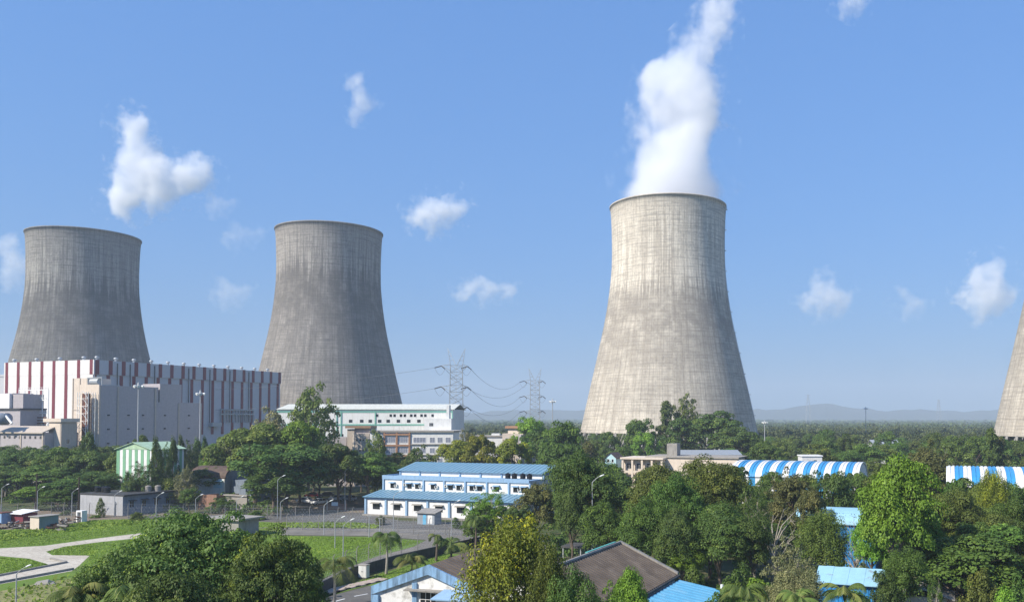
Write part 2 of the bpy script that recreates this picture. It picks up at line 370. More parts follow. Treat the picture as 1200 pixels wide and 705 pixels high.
# ------------------------------------------------------------------ building helpers
def gable_roof(mb, x0, x1, y0, y1, ze, zr, axis='x', ov=.4, t=.15):
    """two roof slabs; ridge along axis"""
    if axis == 'x':
        ym = (y0+y1)/2; sl = (zr-ze)/(ym-y0); zo = ze-sl*ov
        for a, b in ((y0-ov, ym), (y1+ov, ym)):
            pts = [(x0-ov, a, zo), (x1+ov, a, zo), (x1+ov, b, zr), (x0-ov, b, zr)]
            mb.hexa(pts, [(p[0], p[1], p[2]+t) for p in pts])
    else:
        xm = (x0+x1)/2; sl = (zr-ze)/(xm-x0); zo = ze-sl*ov
        for a, b in ((x0-ov, xm), (x1+ov, xm)):
            pts = [(a, y0-ov, zo), (a, y1+ov, zo), (b, y1+ov, zr), (b, y0-ov, zr)]
            mb.hexa(pts, [(p[0], p[1], p[2]+t) for p in pts])
def gable_walls(mb, x0, x1, y0, y1, ze, zr, axis='x'):
    if axis == 'x':
        ym = (y0+y1)/2
        A = [(x0,y0,0),(x0,y1,0),(x0,y1,ze),(x0,ym,zr),(x0,y0,ze)]
        mb.hexa(A, [(x1, p[1], p[2]) for p in A])
    else:
        xm = (x0+x1)/2
        A = [(x0,y0,0),(x1,y0,0),(x1,y0,ze),(xm,y0,zr),(x0,y0,ze)]
        mb.hexa(A, [(p[0], y1, p[2]) for p in A])
def window(r, x, y, z, w_, h, face='y-', frame='white_clean', bars=2, awning=None, pane='glass', fr=.08):
    """window on a wall that faces -y ('y-') , +x ('x+') or -x"""
    rz = {'y-': 0, 'x+': math.pi/2, 'x-': -math.pi/2}[face]
    mb = MB(); d = .06
    mb.box(-w_/2-fr, w_/2+fr, -d, .0, -fr, 0); mb.box(-w_/2-fr, w_/2+fr, -d, 0, h, h+fr)
    mb.box(-w_/2-fr, -w_/2, -d, 0, 0, h); mb.box(w_/2, w_/2+fr, -d, 0, 0, h)
    for i in range(1, bars+1):
        xx = -w_/2+w_*i/(bars+1); mb.box(xx-.03, xx+.03, -d+.005, 0, 0, h)
    o = mb.build('window', frame, r, loc=(x, y, z), rz=rz)
    mb = MB(); mb.box(-w_/2, w_/2, -.03, .002, 0, h); mb.build('pane', pane, o)
    if awning:
        mb = MB(); a = w_/2+.35
        mb.hexa([(-a,-.02,h+.25),(a,-.02,h+.25),(a,-.75,h+.08),(-a,-.75,h+.08)], [(-a,-.02,h+.34),(a,-.02,h+.34),(a,-.75,h+.17),(-a,-.75,h+.17)])
        mb.build('awning', awning, o)
    return o
def ac_unit(r, x, y, z, face=0):
    mb = MB(); mb.box(-.42,.42,-.36,-.02,0,.58); o = mb.build('air_conditioner', 'cabinet', r, loc=(x, y, z), rz=face)
    mb = MB(); mb.bar((-.08,-.365,.29),(-.08,-.38,.29),.22,n=12); mb.build('fan_grille', 'dark_grey', o)
def tank(label, loc, rad=.62, h=1.3, mat='black_tank'):
    r = thing('water_tank', label, 'water tank', loc, 0, 'water tanks standing on roofs')
    mb = MB(); mb.lathe([(rad,0),(rad,.28*h),(rad*.96,.3*h),(rad,.33*h),(rad,.6*h),(rad*.96,.62*h),(rad,.65*h),(rad,.85*h),(rad*.55,.97*h)], 20); mb.build('tank_body', mat, r, False)
    mb = MB(); mb.lathe([(rad*.3,.97*h),(rad*.3,1.04*h)], 12); mb.build('lid', mat, r)
    return r
# ------------------------------------------------------------------ blue and white workshop (three tiers)
O = gp(428, 603)
b9 = thing('workshop_building', 'white and blue three-tiered workshop with light blue sheet roofs and a row of windows', 'building', O, HEAD)
Lb = 38.8; bay = Lb/7
mb = MB(); mb.box(0, Lb, 0, 6, 0, 4.15); mb.m = 0; mb.build('lower_wall', 'white_clean', b9)
mb = MB(); mb.box(.4, Lb, 6.0, 12, 0, 8.2); mb.m = 1; mb.build('middle_wall', ['white_clean','grey_sheet'], b9)
mb = MB(); mb.m = 0; mb.box(.8, Lb+.2, 12.0, 26, 0, 9.6); A = [(.8,12,9.6),(.8,19,11.1),(.8,26,9.6)]; mb.hexa(A, [(Lb+.2, p[1], p[2]) for p in A]); mb.build('upper_wall', 'white_clean', b9)
mb = MB()
for k in range(60):
    y = 12.02+k*(13.96/60); mb.box(Lb+.2, Lb+.26+(.05 if k % 2 else 0), y, y+13.96/60, .2, 9.3)
mb.build('sheet_cladding', 'pale_sheet', b9)
mb = MB()
for k in range(26):
    y = 6.02+k*(5.96/26); mb.box(Lb+.003, Lb+.05+(.05 if k % 2 else 0), y, y+5.96/26, .2, 8.2)
mb.build('sheet_cladding', 'pale_sheet', b9)
def corr(mb, x0, x1, ya, za, yb, zb, pitch=.6, t=.07):
    n = int((x1-x0)/pitch)
    for i in range(n):
        a = x0+(x1-x0)*i/n; b = x0+(x1-x0)*(i+1)/n; h = t if i % 2 else 0
        q = [(a,ya,za),(b,ya,za),(b,yb,zb),(a,yb,zb)]; mb.hexa(q, [(p[0],p[1],p[2]+.08+h) for p in q])
mb = MB(); corr(mb, -.3, Lb+.3, -.7, 4.16, 6.0, 5.25); mb.build('lower_roof', 'blue_roof', b9)
mb = MB(); corr(mb, .4, Lb+.7, 11.4, 9.5, 19, 11.15); corr(mb, .4, Lb+.7, 26.6, 9.5, 19, 11.15); mb.build('upper_roof', 'blue_roof', b9)
mb = MB(); A = [(Lb+.27,11.9,9.35),(Lb+.27,26.1,9.35),(Lb+.27,26.1,9.62),(Lb+.27,19,11.1),(Lb+.27,11.9,9.62)]; mb.hexa(A, [(p[0]+.12, p[1], p[2]) for p in A]); mb.build('gable_panel', 'vivid_blue', b9)
mb = MB(); mb.box(.3, Lb+.1, 5.8, 12.0, 8.2, 8.42); mb.box(.3, Lb+.1, 5.72, 5.98, 7.85, 8.75); mb.box(.3,.5,5.98,12,8.42,8.75); mb.build('parapet', 'blue_trim', b9)
mb = MB(); mb.box(-.1, Lb, -.25, -.004, 3.7, 4.12); mb.build('fascia', 'blue_trim', b9)
for k in range(8):
    x = min(k*bay, Lb-.35)
    mb = MB(); mb.box(x-.05, x+.45, -.28, -.003, 0, 3.7); mb.build('pilaster', 'blue_trim', b9)
    mb = MB(); mb.box(x+.4, x+.8, 5.7, 5.997, 5.1, 7.85); mb.build('pilaster', 'blue_trim', b9)
    mb = MB(); mb.box(x+.8, x+1.15, 11.75, 11.997, 8.43, 9.45); mb.build('pilaster', 'blue_trim', b9)
for k in range(7): window(b9, k*bay+bay*.55, -.003, 1.55, 1.75, 1.15, bars=3, awning='old_concrete', frame='dark_grey')
for k, n in enumerate([1,2,1,2,2,1,2]):
    for j in range(n):
        x = k*bay+bay*(.5 if n == 1 else .35+.38*j)+.3
        window(b9, x, 5.997, 5.9, 1.0, 1.0, bars=1, awning='blue_trim', frame='dark_grey')
        ac_unit(b9, x-1.1 if (k+j) % 2 else x+1.05, 5.997, 6.1+.3*((k+j) % 2))
mb = MB(); mb.box(-.2, Lb, -.9, -.29, 0, .35); mb.build('plinth', 'old_concrete', b9)
for k in range(4):
    p = b9.matrix_world if False else None
    q = O+E1*(Lb-7.2+k*1.65+(.5 if k > 1 else 0))+E2*9.6
    tank(['leftmost of the four black tanks on the blue workshop roof','second from left of the four black tanks on the blue workshop roof','third from left of the four black tanks on the blue workshop roof','rightmost of the four black tanks on the blue workshop roof'][k], (q.x, q.y, 8.43))
# kiosk in front
k0 = thing('kiosk', 'small grey shed with blue door in front of the workshop', 'shed', gp(489, 613.5), HEAD)
mb = MB(); mb.box(0,4.2,0,2.6,0,2.35); mb.build('wall', 'grey_sheet', k0)
mb = MB(); q = [(-.3,-.4,2.3),(4.6,-.4,2.3),(4.6,3.1,2.95),(-.3,3.1,2.95)]; mb.hexa(q, [(p[0],p[1],p[2]+.1) for p in q]); mb.build('roof', 'old_concrete', k0)
mb = MB(); mb.box(1.4,2.2,-.05,-.003,0,2.0); d_ = mb.build('door', 'sky_blue_sheet', k0); mb = MB(); mb.box(2.05,2.12,-.1,-.051,.95,1.1); mb.build('handle', 'galv', d_)
mb = MB(); mb.box(2.6,3.7,-.04,-.003,.2,2.0); mb.build('shutter', 'white_wall', k0)
# ------------------------------------------------------------------ turbine hall with maroon stripes
corner = Vector((-230.0, 377.0, 0)); HT = 48.0
hall = thing('turbine_hall', 'huge pale power hall with maroon vertical stripes in front of the cooling towers', 'building', corner, HEAD)
LW, DP = 59.0, 113.0        # left face runs along -e1, right face along +e2
mb = MB(); mb.box(-LW, -.5, .5, DP, 0, 41.6); mb.build('wall', 'panel_shaded', hall)
mb = MB(); mb.box(-LW-.3, 0, 0, DP+.3, 41.6, HT); mb.build('parapet', 'panel_shaded', hall)
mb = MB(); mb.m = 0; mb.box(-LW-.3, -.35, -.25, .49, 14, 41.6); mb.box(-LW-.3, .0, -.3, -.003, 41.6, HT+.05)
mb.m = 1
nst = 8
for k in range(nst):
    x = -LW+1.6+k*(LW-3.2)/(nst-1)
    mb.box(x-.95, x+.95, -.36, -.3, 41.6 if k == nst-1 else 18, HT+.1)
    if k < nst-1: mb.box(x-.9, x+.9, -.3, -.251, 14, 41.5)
mb.build('lit_cladding', ['panel_sunlit','maroon'], hall)  # paler slab over the sunlit face, its brightness given by colour
mb = MB()
for k in range(18):
    y = 1.3+k*(DP-2.4)/17
    mb.box(.003, .12, y-.95, y+.95, 41.65, HT+.1)
    mb.box(-.497, -.38, y-1.6, y+.1, 14, 41.55)
mb.build('maroon_stripes', 'maroon', hall)
mb = MB()
for k in range(17):
    y = 1.3+(k+.5)*(DP-2.4)/17
    if k in (1,2,4,7,9,11,13): mb.bar((.25, y, 20), (.25, y, 47), .22, n=6)
mb.build('downpipes', 'dark_grey', hall)
mb = MB(); mb.box(.13,.9,70,92,24,24.6); mb.box(.13,.9,70,92,26.4,27)
for k in range(12): mb.box(.13,.9,70+k*2,70.2+k*2,20,27)
mb.box(.05,2.5,63,69,18,20); mb.build('walkway', 'galv', hall)
vm = MB(); vm.lathe([(.5,0),(.5,.9),(.8,1.0),(.95,1.35),(.7,1.75),(.2,1.9)], 14); vme = vm.mesh('roof_ventilator', 'galv')
for k in range(12): link('roof_ventilator', vme, hall, (-2.5, 3+k*9.3, HT))
for k in range(4): link('roof_ventilator', vme, hall, (-10-k*15.5, 2.4, HT+.05))
h2 = thing('annex_hall', 'grey block with maroon stripe at far left edge beyond the striped hall', 'building', corner-E1*(LW+14)+E2*18, HEAD)
mb = MB(); mb.box(-20, 8, 0, 60, 0, 43); mb.m = 1; mb.box(8.003, 8.2, 4, 7, 20, 43.2); mb.box(-14,-12,-.2,-.003,20,43.1); mb.build('wall', ['panel_shaded','maroon'], h2)
mb = MB(); mb.box(-20.3, 8.3, -.3, 60.3, 43, 44); mb.build('parapet', 'panel_shaded', h2)
# control block (grey wall) in front
P0 = wp(116.5, 451, 300); top = P0.z; P0.z = 0
cb_ = thing('bunker_building', 'large blank grey concrete block with a sunlit cream end, in front of the striped hall', 'building', P0, HEAD)
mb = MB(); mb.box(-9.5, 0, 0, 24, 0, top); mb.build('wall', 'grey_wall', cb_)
mb = MB(); mb.box(-9.6, -.02, -.12, -.003, 0, top+.25); mb.box(-17.5, -9.61, 3, 12, 0, top+2.8); mb.build('sunlit_wall', 'cream_wall', cb_)  # cream puts sunlight into the colour of this end; shaded side stays grey
mb = MB(); mb.box(-9, .004, 24, 44, 0, 28.2); mb.box(-9, -.05, 24.8, 34.6, 28.2, 35.2); mb.build('rear_wall', 'grey_wall', cb_)
mb = MB()
for y in (.1, 7.2, 22.7, 33.2, 43.7): mb.box(.006, .25, y-.3, y+.3, 0, 28.0 if y > 25 else top-.3)
mb.build('pilasters', 'beige_wall', cb_)
mb = MB()
for y in (3.6, 11.5, 17.5, 27, 38):
    for z in (13, 18, 23): mb.box(.006, .35, y-.35, y+.35, z, z+.5)
mb.build('wall_vents', 'dark_grey', cb_)
mb = MB()
for z in (12, 16.5, 20.5, 25): mb.box(-17.55,-9.62,2.85,2.997,z,z+.25)
for x in (-17.3,-13.7,-10): mb.box(x-.2,x+.2,2.8,2.99,0,top+2.8)
mb.build('wall_ribs', 'beige_wall', cb_)
mb = MB(); mb.box(-7.5,-1.2,1,9,top,top+.3); mb.bar((-6.5,2,top+1.4),(-2.5,2,top+1.4),1.1,n=12); mb.box(-8.2,-.8,1.5,3,top+2.6,top+2.9)
for x in (-8,-1): mb.box(x-.1,x+.1,1.6,1.9,top,top+2.6)
mb.build('roof_plant', 'galv', cb_)
# lattice duct tower on the lit end
lt = thing('duct_tower', 'rusty red duct inside a white steel lattice against the cream wall', 'tower', P0+E1*(-3.5)+E2*(-2.2), HEAD)
mb = MB(); mb.box(-1.3,1.3,-.6,.6,0,top-3); mb.build('duct', 'rust', lt)
mb = MB()
for x in (-2.7,-1.6,1.6,2.7):
    for y in (-1.3,1.3): mb.bar((x,y,0),(x,y,top-2.5),.11,n=4)
for k in range(11):
    z = 3+k*2.6
    for y in (-1.3,1.3):
        mb.bar((-2.7,y,z),(2.7,y,z),.08,n=4); mb.bar((-2.7,y,z),(0,y,z+2.6),.07,n=4); mb.bar((2.7,y,z),(0,y,z+2.6),.07,n=4)
mb.build('lattice', 'lamp_white', lt)
# service buildings lower left
P1 = wp(72, 490, 290); t1 = P1.z; P1.z = 0
sb = thing('service_block', 'beige flat-roofed block with lit and shaded faces at far left', 'building', P1, HEAD)
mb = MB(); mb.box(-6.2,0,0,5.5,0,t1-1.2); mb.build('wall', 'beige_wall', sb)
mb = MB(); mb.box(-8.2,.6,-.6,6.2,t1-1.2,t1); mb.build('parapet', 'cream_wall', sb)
mb = MB(); mb.box(-5.8,-.4,-.08,-.004,8,t1-1.6); mb.build('lit_face_tone', 'cream_wall', sb)  # thin cream sheet lightens the sunlit face; the block itself is beige
window(sb, .003, 2.4, 13.5, 1.2, 1.6, 'x+', bars=1)
P2 = wp(52, 500, 288); t2 = P2.z; P2.z = 0
sb2 = thing('long_annex', 'long low grey annex with a row of small vents at the left edge', 'building', P2, HEAD)
mb = MB(); mb.box(-40,0,0,12,0,t2-2); mb.build('wall', 'grey_wall', sb2)
mb = MB(); mb.hexa([(-40,-.8,t2-2.2),(.3,-.8,t2-2.2),(.3,4,t2),(-40,4,t2)], [(-40,-.8,t2-1.8),(.3,-.8,t2-1.8),(.3,4,t2+.3),(-40,4,t2+.3)]); mb.build('roof', 'beige_wall', sb2)
mb = MB()
for k in range(14): mb.box(-2.2-k*2.6,-1.3-k*2.6,-.06,-.003,t2-4,t2-3.1)
mb.build('wall_vents', 'dark_grey', sb2)
mb = MB()
for k in range(4): mb.box(-.9-k*11,-.3-k*11,-.2,-.061,0,t2-2.2)
mb.build('pilasters', 'beige_wall', sb2)
P3 = wp(24, 470, 325); t3 = P3.z; P3.z = 0
sb3 = thing('equipment_house', 'grey flat-topped equipment house with white hatch above the long annex', 'building', P3, HEAD)
mb = MB(); mb.box(-30,0,0,10,0,t3-3); mb.box(-30,-6,1,9,t3-3,t3+3.2); mb.box(-5.8,0,1,9,t3-3,t3+2.8); mb.build('wall', 'grey_wall', sb3)
mb = MB(); mb.box(-30.3,.4,-.5,10,t3-3.2,t3-2.6); mb.build('parapet', 'dark_grey', sb3)
mb = MB(); mb.box(-20,-6.3,-.0,.99,t3-2.6,t3+3); mb.build('hatch', 'white_clean', sb3)
pr = thing('pipe_rack', 'white steel rack of pipes and railings before the striped wall', 'pipe rack', wp(56, 490, 330).xy.to_3d(), HEAD)
mb = MB()
for z in (20.5, 24, 29, 33):
    mb.box(-17,-.2,0,.3,z,z+.35)
    for k in range(18): mb.bar((-17+k,0.1,z),(-17+k,.1,z+1.1),.06,n=4)
    mb.bar((-17,.1,z+1.1),(0,.1,z+1.1),.08,n=4)
for k in range(6): mb.bar((-17+k*3.4,.15,0),(-17+k*3.4,.15,33),.16,n=4)
mb.build('steel_frame', 'lamp_white', pr)
mb = MB()
for k in range(5): mb.bar((-16,-.6,18+k*1.1),(0,-.6,18+k*1.1),.25,n=6)
mb.build('pipes', 'rust', pr)
ht = thing('horizontal_tank', 'grey horizontal cylinder tank with a sloping chute on the annex roof', 'tank', wp(2, 497, 292), HEAD)
mb = MB(); mb.bar((-6,0,2),(2.8,0,2),1.9,n=20); mb.build('tank_body', 'blue_grey_wall', ht, True)
mb = MB(); mb.bar((2,-.5,3.6),(6,-.5,.3),.4,n=6); mb.build('chute', 'lamp_white', ht)
mb = MB(); mb.box(-4,-3.2,-1.6,1.6,-.2,.9); mb.box(.4,1.2,-1.6,1.6,-.2,.9); mb.build('saddle', 'slab', ht)
# ------------------------------------------------------------------ long white industrial building + office
Y3 = 330.0; XL, XR = wp(325,474,Y3).x, wp(531,474,Y3).x
wb = thing('factory_building', 'long white factory building with green trim lines and small windows', 'building', (XL, Y3, 0), 0)
LL = XR-XL
mb = MB(); mb.box(0,LL,0,24,0,25.6); mb.build('wall', 'white_wall', wb)
mb = MB(); q = [(-.2,-.5,25.5),(LL+.6,-.5,25.5),(LL+.6,12,27.6),(-.2,12,27.6)]; mb.hexa(q, [(p[0],p[1],p[2]+.2) for p in q]); q = [(-.2,12,27.6),(LL+.6,12,27.6),(LL+.6,24.5,25.5),(-.2,24.5,25.5)]; mb.hexa(q, [(p[0],p[1],p[2]+.2) for p in q]); mb.build('roof', 'roof_pale', wb)
mb = MB(); mb.box(-.2,LL-.3,-.15,-.003,24.4,24.9); mb.box(-.2,LL-10,-.15,-.003,19.4,19.9); mb.build('green_trim', 'green_trim', wb)
mb = MB()
for px in (395, 400, 440, 530): mb.box(wp(px,474,Y3).x-XL-.2, wp(px,474,Y3).x-XL+.2, -.25, -.16, 8, 25)
mb.build('downpipes', 'green_trim', wb)
for px in (348,360,389,411,424,434,445,455,467,479,491,503,514): window(wb, wp(px,474,Y3).x-XL, -.003, 20.6, 1.1, .9, bars=0, frame='dark_grey', fr=.12)
for px in (442,458,462.5,470,474.5,482,486.5,494,498.5,507): window(wb, wp(px,474,Y3).x-XL, -.003, 22.8, .7, .8, bars=0, frame='dark_grey', fr=.12)
for px in (388,400): window(wb, wp(px,474,Y3).x-XL, -.003, 15.2, 1.6, .8, bars=0, frame='dark_grey')
wx = thing('white_annex', 'dirty white stepped annex at the right end of the factory building', 'building', (XR-8, Y3-14, 0), 0)
mb = MB(); mb.box(0,10,0,13.9,0,22); mb.box(2,14,-4,0,0,17.8); mb.box(8,9,1,4,22,27); mb.build('wall', 'white_wall', wx)
window(wx, 2.6, -.003, 19.2, 1.4, 1.2); window(wx, 5.0, -4.003, 14.5, 1.4, 1.2)
Yo = 276.0; xo = wp(406,500,Yo).x
gb = thing('stair_block', 'beige windowless stair block with brown cap left of the office', 'building', (xo, Yo, 0), 0)
mb = MB(); mb.box(0,2.3,.8,7,0,18.6); mb.box(2.3,7.6,0,7,0,17.2); mb.build('wall', 'beige_wall', gb)
mb = MB(); mb.box(-.5,7.8,.2,7.3,18.9,19.6); mb.build('cap', 'brown_wall', gb)
mb = MB(); mb.box(2.3,7.5,1.2,7,17.2,18.9); mb.build('cap_wall', 'grey_wall', gb)
mb = MB(); mb.box(2.0,2.6,-.15,-.002,6,17.2); mb.build('pilaster', 'cream_wall', gb)
for i in range(4):
    for z in (11.5, 14.9): window(gb, 3.4+i*1.05, -.003, z, .4, .4, bars=0, frame='dark_grey', fr=.03)
mb = MB(); mb.box(-7,-.6,2,8,0,16); mb.build('side_wall', 'grey_wall', gb)
off = thing('office_building', 'multi-storey office with orange framed bays at left and long white bands', 'building', (wp(433,505,Yo).x, Yo, 0), 0)
mb = MB(); mb.box(0, 27, 0, 12, 0, 17.6); mb.build('wall', 'white_wall', off)
mb = MB(); mb.box(-.1,27.3,-.5,12.2,17.6,18.1); mb.build('roof', 'slab', off)
mb = MB()
for x in (4.6, 8.6, 12.7): mb.box(x, x+.55, -.35, -.003, 0, 17.5)
for z in (16.6, 13.1, 9.8, 6.4, 3.0): mb.box(4.6, 13.25, -.45, -.351, z, z+.55)
mb.build('orange_frame', 'orange_trim', off)
for z in (14.3, 10.9, 7.6, 4.2):
    for x in (6.9, 10.9): window(off, x, -.003, z, 2.9, 1.7, bars=3, pane='curtain')
    for x, ww in ((16.2, 3.9), (20.3, 1.5), (22.8, 1.5), (25.4,1.5)): window(off, x, -.003, z, ww, 1.6, bars=3 if ww > 2 else 1, pane='curtain')
mb = MB()
for z in (13.6, 10.2, 6.9): mb.box(13.4, 27, -.4, -.004, z, z+.25)
mb.build('sun_shade', 'slab', off)
# ------------------------------------------------------------------ building by the olive trees
Yk = 300.0
kb = thing('brown_topped_building', 'grey building with brown capped rooftop room behind the olive trees', 'building', (wp(590,507,Yk).x, Yk, 0), HEAD)
mb = MB(); mb.box(-1,7.5,1,8,0,16.8); mb.build('wall', 'beige_wall', kb)
mb = MB(); mb.box(1,6,1.4,6,16.8,18.6); mb.build('rooftop_room', 'cream_wall', kb)
mb = MB(); mb.box(.3,6.8,.6,6.8,18.6,19.4); mb.build('cap', 'orange_trim', kb)
mb = MB(); mb.box(7.5,8.5,-3,8,0,16.4); mb.build('end_wall', 'grey_wall', kb)
for x in (.8, 2.6, 4.4): window(kb, x, .997, 13.8, 1.1, 1.4)
wr = thing('white_roofed_building', 'low white flat roofs showing between pylon and olive trees', 'building', (wp(556,510,310).x, 310, 0), 0)
mb = MB(); mb.box(0,10.5,0,8,0,15.4); mb.box(6,9,1,4,15.4,16.6); mb.build('wall', 'white_wall', wr)
mb = MB(); mb.box(-.3,10.8,-.4,8.3,15.4,15.9); mb.build('parapet', 'slab', wr)
# ------------------------------------------------------------------ cream flat-roofed house group by pale tower
Q = wp(728, 535.5, 258); zt = Q.z; Q.z = 0
ch = thing('cream_house', 'cream flat-roofed house with open veranda before the pale cooling tower', 'building', Q, HEAD)
mb = MB(); mb.box(0,13,1.5,12,0,zt-.5); mb.box(7,35,3,16,0,zt-.1); mb.build('wall', 'cream_wall', ch)
mb = MB(); mb.box(-.3,13.4,-.3,12,zt-.5,zt); mb.build('roof', 'cream_wall', ch)
mb = MB(); mb.box(6.7,35.4,2.6,16.3,zt+.0,zt+.45); mb.build('rear_roof', 'slab', ch)
for k in range(5): mb = MB(); mb.box(.1+k*3.1,.7+k*3.1,0,.5,0,zt-.5); mb.build('column', 'cream_wall', ch)
mb = MB(); mb.box(0,13,.05,.3,zt-4.6,zt-3.9); mb.build('balcony_band', 'cream_wall', ch)
for k in range(3): window(ch, 2+k*3.2, 1.497, zt-3.4, 1.4, 1.6, bars=1)
mb = MB(); mb.box(12.2,15.4,7,10.5,zt+.45,zt+4.1); mb.build('rooftop_tank_room', 'old_concrete', ch)
Q = wp(786, 533, 275); zz = Q.z; Q.z = 0
gs = thing('grey_roofed_hall', 'long low hall with grey sheet roof beside the cream house', 'building', Q, 0)
mb = MB(); mb.box(0,22.5,0,10,0,zz); mb.build('wall', 'white_wall', gs)
mb = MB(); q = [(-.3,-.5,zz),(23,-.5,zz),(23,10.3,zz+1.2),(-.3,10.3,zz+1.2)]; mb.hexa(q, [(p[0],p[1],p[2]+.15) for p in q]); mb.build('roof', 'grey_sheet', gs)
Q = wp(709, 536, 262); zz = Q.z; Q.z = 0
sh_ = thing('small_cottage', 'small pale blue gabled cottage with brown roof left of the cream house', 'building', Q, HEAD)
mb = MB(); gable_walls(mb, 0,3.6,0,6,zz,zz+1.5,'y'); mb.build('wall', 'cyan_wall', sh_)
mb = MB(); gable_roof(mb, 0,3.6,0,6,zz,zz+1.5,'y',.35,.12); mb.build('roof', 'tile_brown', sh_)
window(sh_, 1.1, -.003, zz-1.3, .6, .9, bars=0); window(sh_, 2.5, -.003, zz-1.3, .6, .9, bars=0)
# ------------------------------------------------------------------ green striped building, barrel house, blue-grey block
Q = Vector((-116.5, 215, 0))
gr = thing('green_striped_shed', 'tall shed with green and white striped wall and pale green roof', 'building', Q, HEAD)
mb = MB(); mb.m = 0; mb.box(-12,0,0,9.8,0,14.2); mb.m = 1
for k in range(8): mb.box(-12+k*2.1,-11.0+k*2.1,-.06,-.003,0,14.1) if k < 6 else None
for k in range(6): mb.box(.003,.06,.4+k*1.6,1.2+k*1.6,0,14.1)
mb.box(-12.05,-11.6,-.1,-.061,0,14.15); mb.build('wall', ['white_clean','green_stripe'], gr)
mb = MB(); A = [(-12,-.1,14.2),(0,-.1,14.2),(-6,-.1,15.9)]; mb.hexa(A, [(p[0],.1,p[2]) for p in A]); mb.build('gable_panel', 'pale_green_roof', gr)
mb = MB(); gable_roof(mb, -12,0,0,9.8,14.2,15.9,'y',.5,.12); mb.build('roof', 'pale_green_roof', gr)
Q = Vector((-104, 228, 0))
bv = thing('barrel_roofed_house', 'house with brown barrel-vaulted roof and arched end toned blue-grey as in shade', 'building', Q, HEAD)
mb = MB()
arc = [(4.3-4.3*math.cos(a), 5.9+3.0*math.sin(a)) for a in np.linspace(0, math.pi, 15)]
A = [(0,0,0)]+[(0,y,z) for y, z in arc]+[(0,8.6,0)]
mb.hexa(A, [(-12,p[1],p[2]) for p in A]); mb.build('wall', 'white_wall', bv)
mb = MB()
for (ya,za),(yb,zb) in zip(arc, arc[1:]):
    n1 = [(-12.3,ya,za+.02),(.5,ya,za+.02),(.5,yb,zb+.02),(-12.3,yb,zb+.02)]; mb.hexa(n1, [(p[0],p[1]+(p[1]-4.3)*.045,p[2]+.22) for p in n1])
mb.build('vault_roof', 'tile_brown', bv)
mb = MB(); A = [(.003,.3,0)]+[(.003,.3+(y)*.93,z-.2) for y, z in arc]+[(.003,8.3,0)]; mb.hexa(A, [(.08,p[1],p[2]) for p in A]); mb.build('arched_end', 'blue_grey_wall', bv)  # shade painted as a blue-grey sheet over the end facing away from the sun
mb = MB(); mb.box(.6,9,2,8.5,0,5.6); mb.build('side_wing', 'blue_grey_wall', bv)
window(bv, -2.2, -.003, 3.6, 3, 1.6, frame='cyan_wall', pane='cyan_wall', awning='cyan_wall')
br = thing('brick_ruin', 'roofless brick wall shell below the barrel-roofed house', 'ruin', gp(228, 596), HEAD)
mb = MB(); mb.box(0,7,0,.4,0,3.6); mb.box(6.6,7,.4,7,0,3.4); mb.box(0,.4,.4,7,0,3.2); mb.build('wall', 'brick', br)
mb = MB(); mb.box(7.1,14,2.5,2.9,0,3.3); mb.box(6.8,14.2,2.2,3.2,3.3,3.6); mb.build('side_wall', 'slab', br)
Q = gp(144, 604)
bb = thing('blue_grey_block', 'low flat-roofed blue-grey block with small dark windows and lit grey end', 'building', Q, HEAD)
mb = MB(); mb.box(-13.7,0,0,16.7,0,4.4); mb.build('wall', 'blue_grey_wall', bb)
mb = MB(); mb.box(-13.75,-.003,-.08,-.003,0,4.4); mb.build('sunlit_wall', 'pale_lit_wall', bb)  # paler sheet, sunlight put into the colour of the left wall
mb = MB(); mb.box(-13.9,.5,-.15,17.2,4.4,4.75); mb.build('roof', 'dark_grey', bb)
for k in range(5): window(bb, .003, 2.2+k*3.2, 1.7, 1.1, 1.4, 'x+', frame='blue_trim', bars=1, awning='dark_grey')
mb = MB(); mb.box(-8,-6.8,-.15,-.081,0,2.1); mb.build('door', 'white_clean', bb)
for k, (x, y, lab) in enumerate([(-12,3,'leftmost black tank on the blue-grey block'),(-10.3,3.4,'middle one of three black tanks at left end of the blue-grey block'),(-8.7,2.8,'black tank nearest the middle of the blue-grey block roof, left group'),(-3,9,'grey tank on the blue-grey block, left one of its right pair'),(-1.6,10.5,'grey tank on the blue-grey block, right one of its right pair')]):
    q = Q+E1*x+E2*y; tank(lab, (q.x, q.y, 4.75), .7, 1.4, 'black_tank' if k < 3 else 'old_concrete')
fr_ = thing('concrete_hut', 'flat-roofed concrete hut between the leafy tree and the perimeter fence', 'hut', gp(262, 628), HEAD)
mb = MB(); mb.box(-1,3.6,0,5,0,3.1); mb.build('wall', 'old_concrete', fr_)
mb = MB(); mb.box(-4.5,4.3,-.6,5.6,3.1,3.4); mb.build('roof', 'slab', fr_)
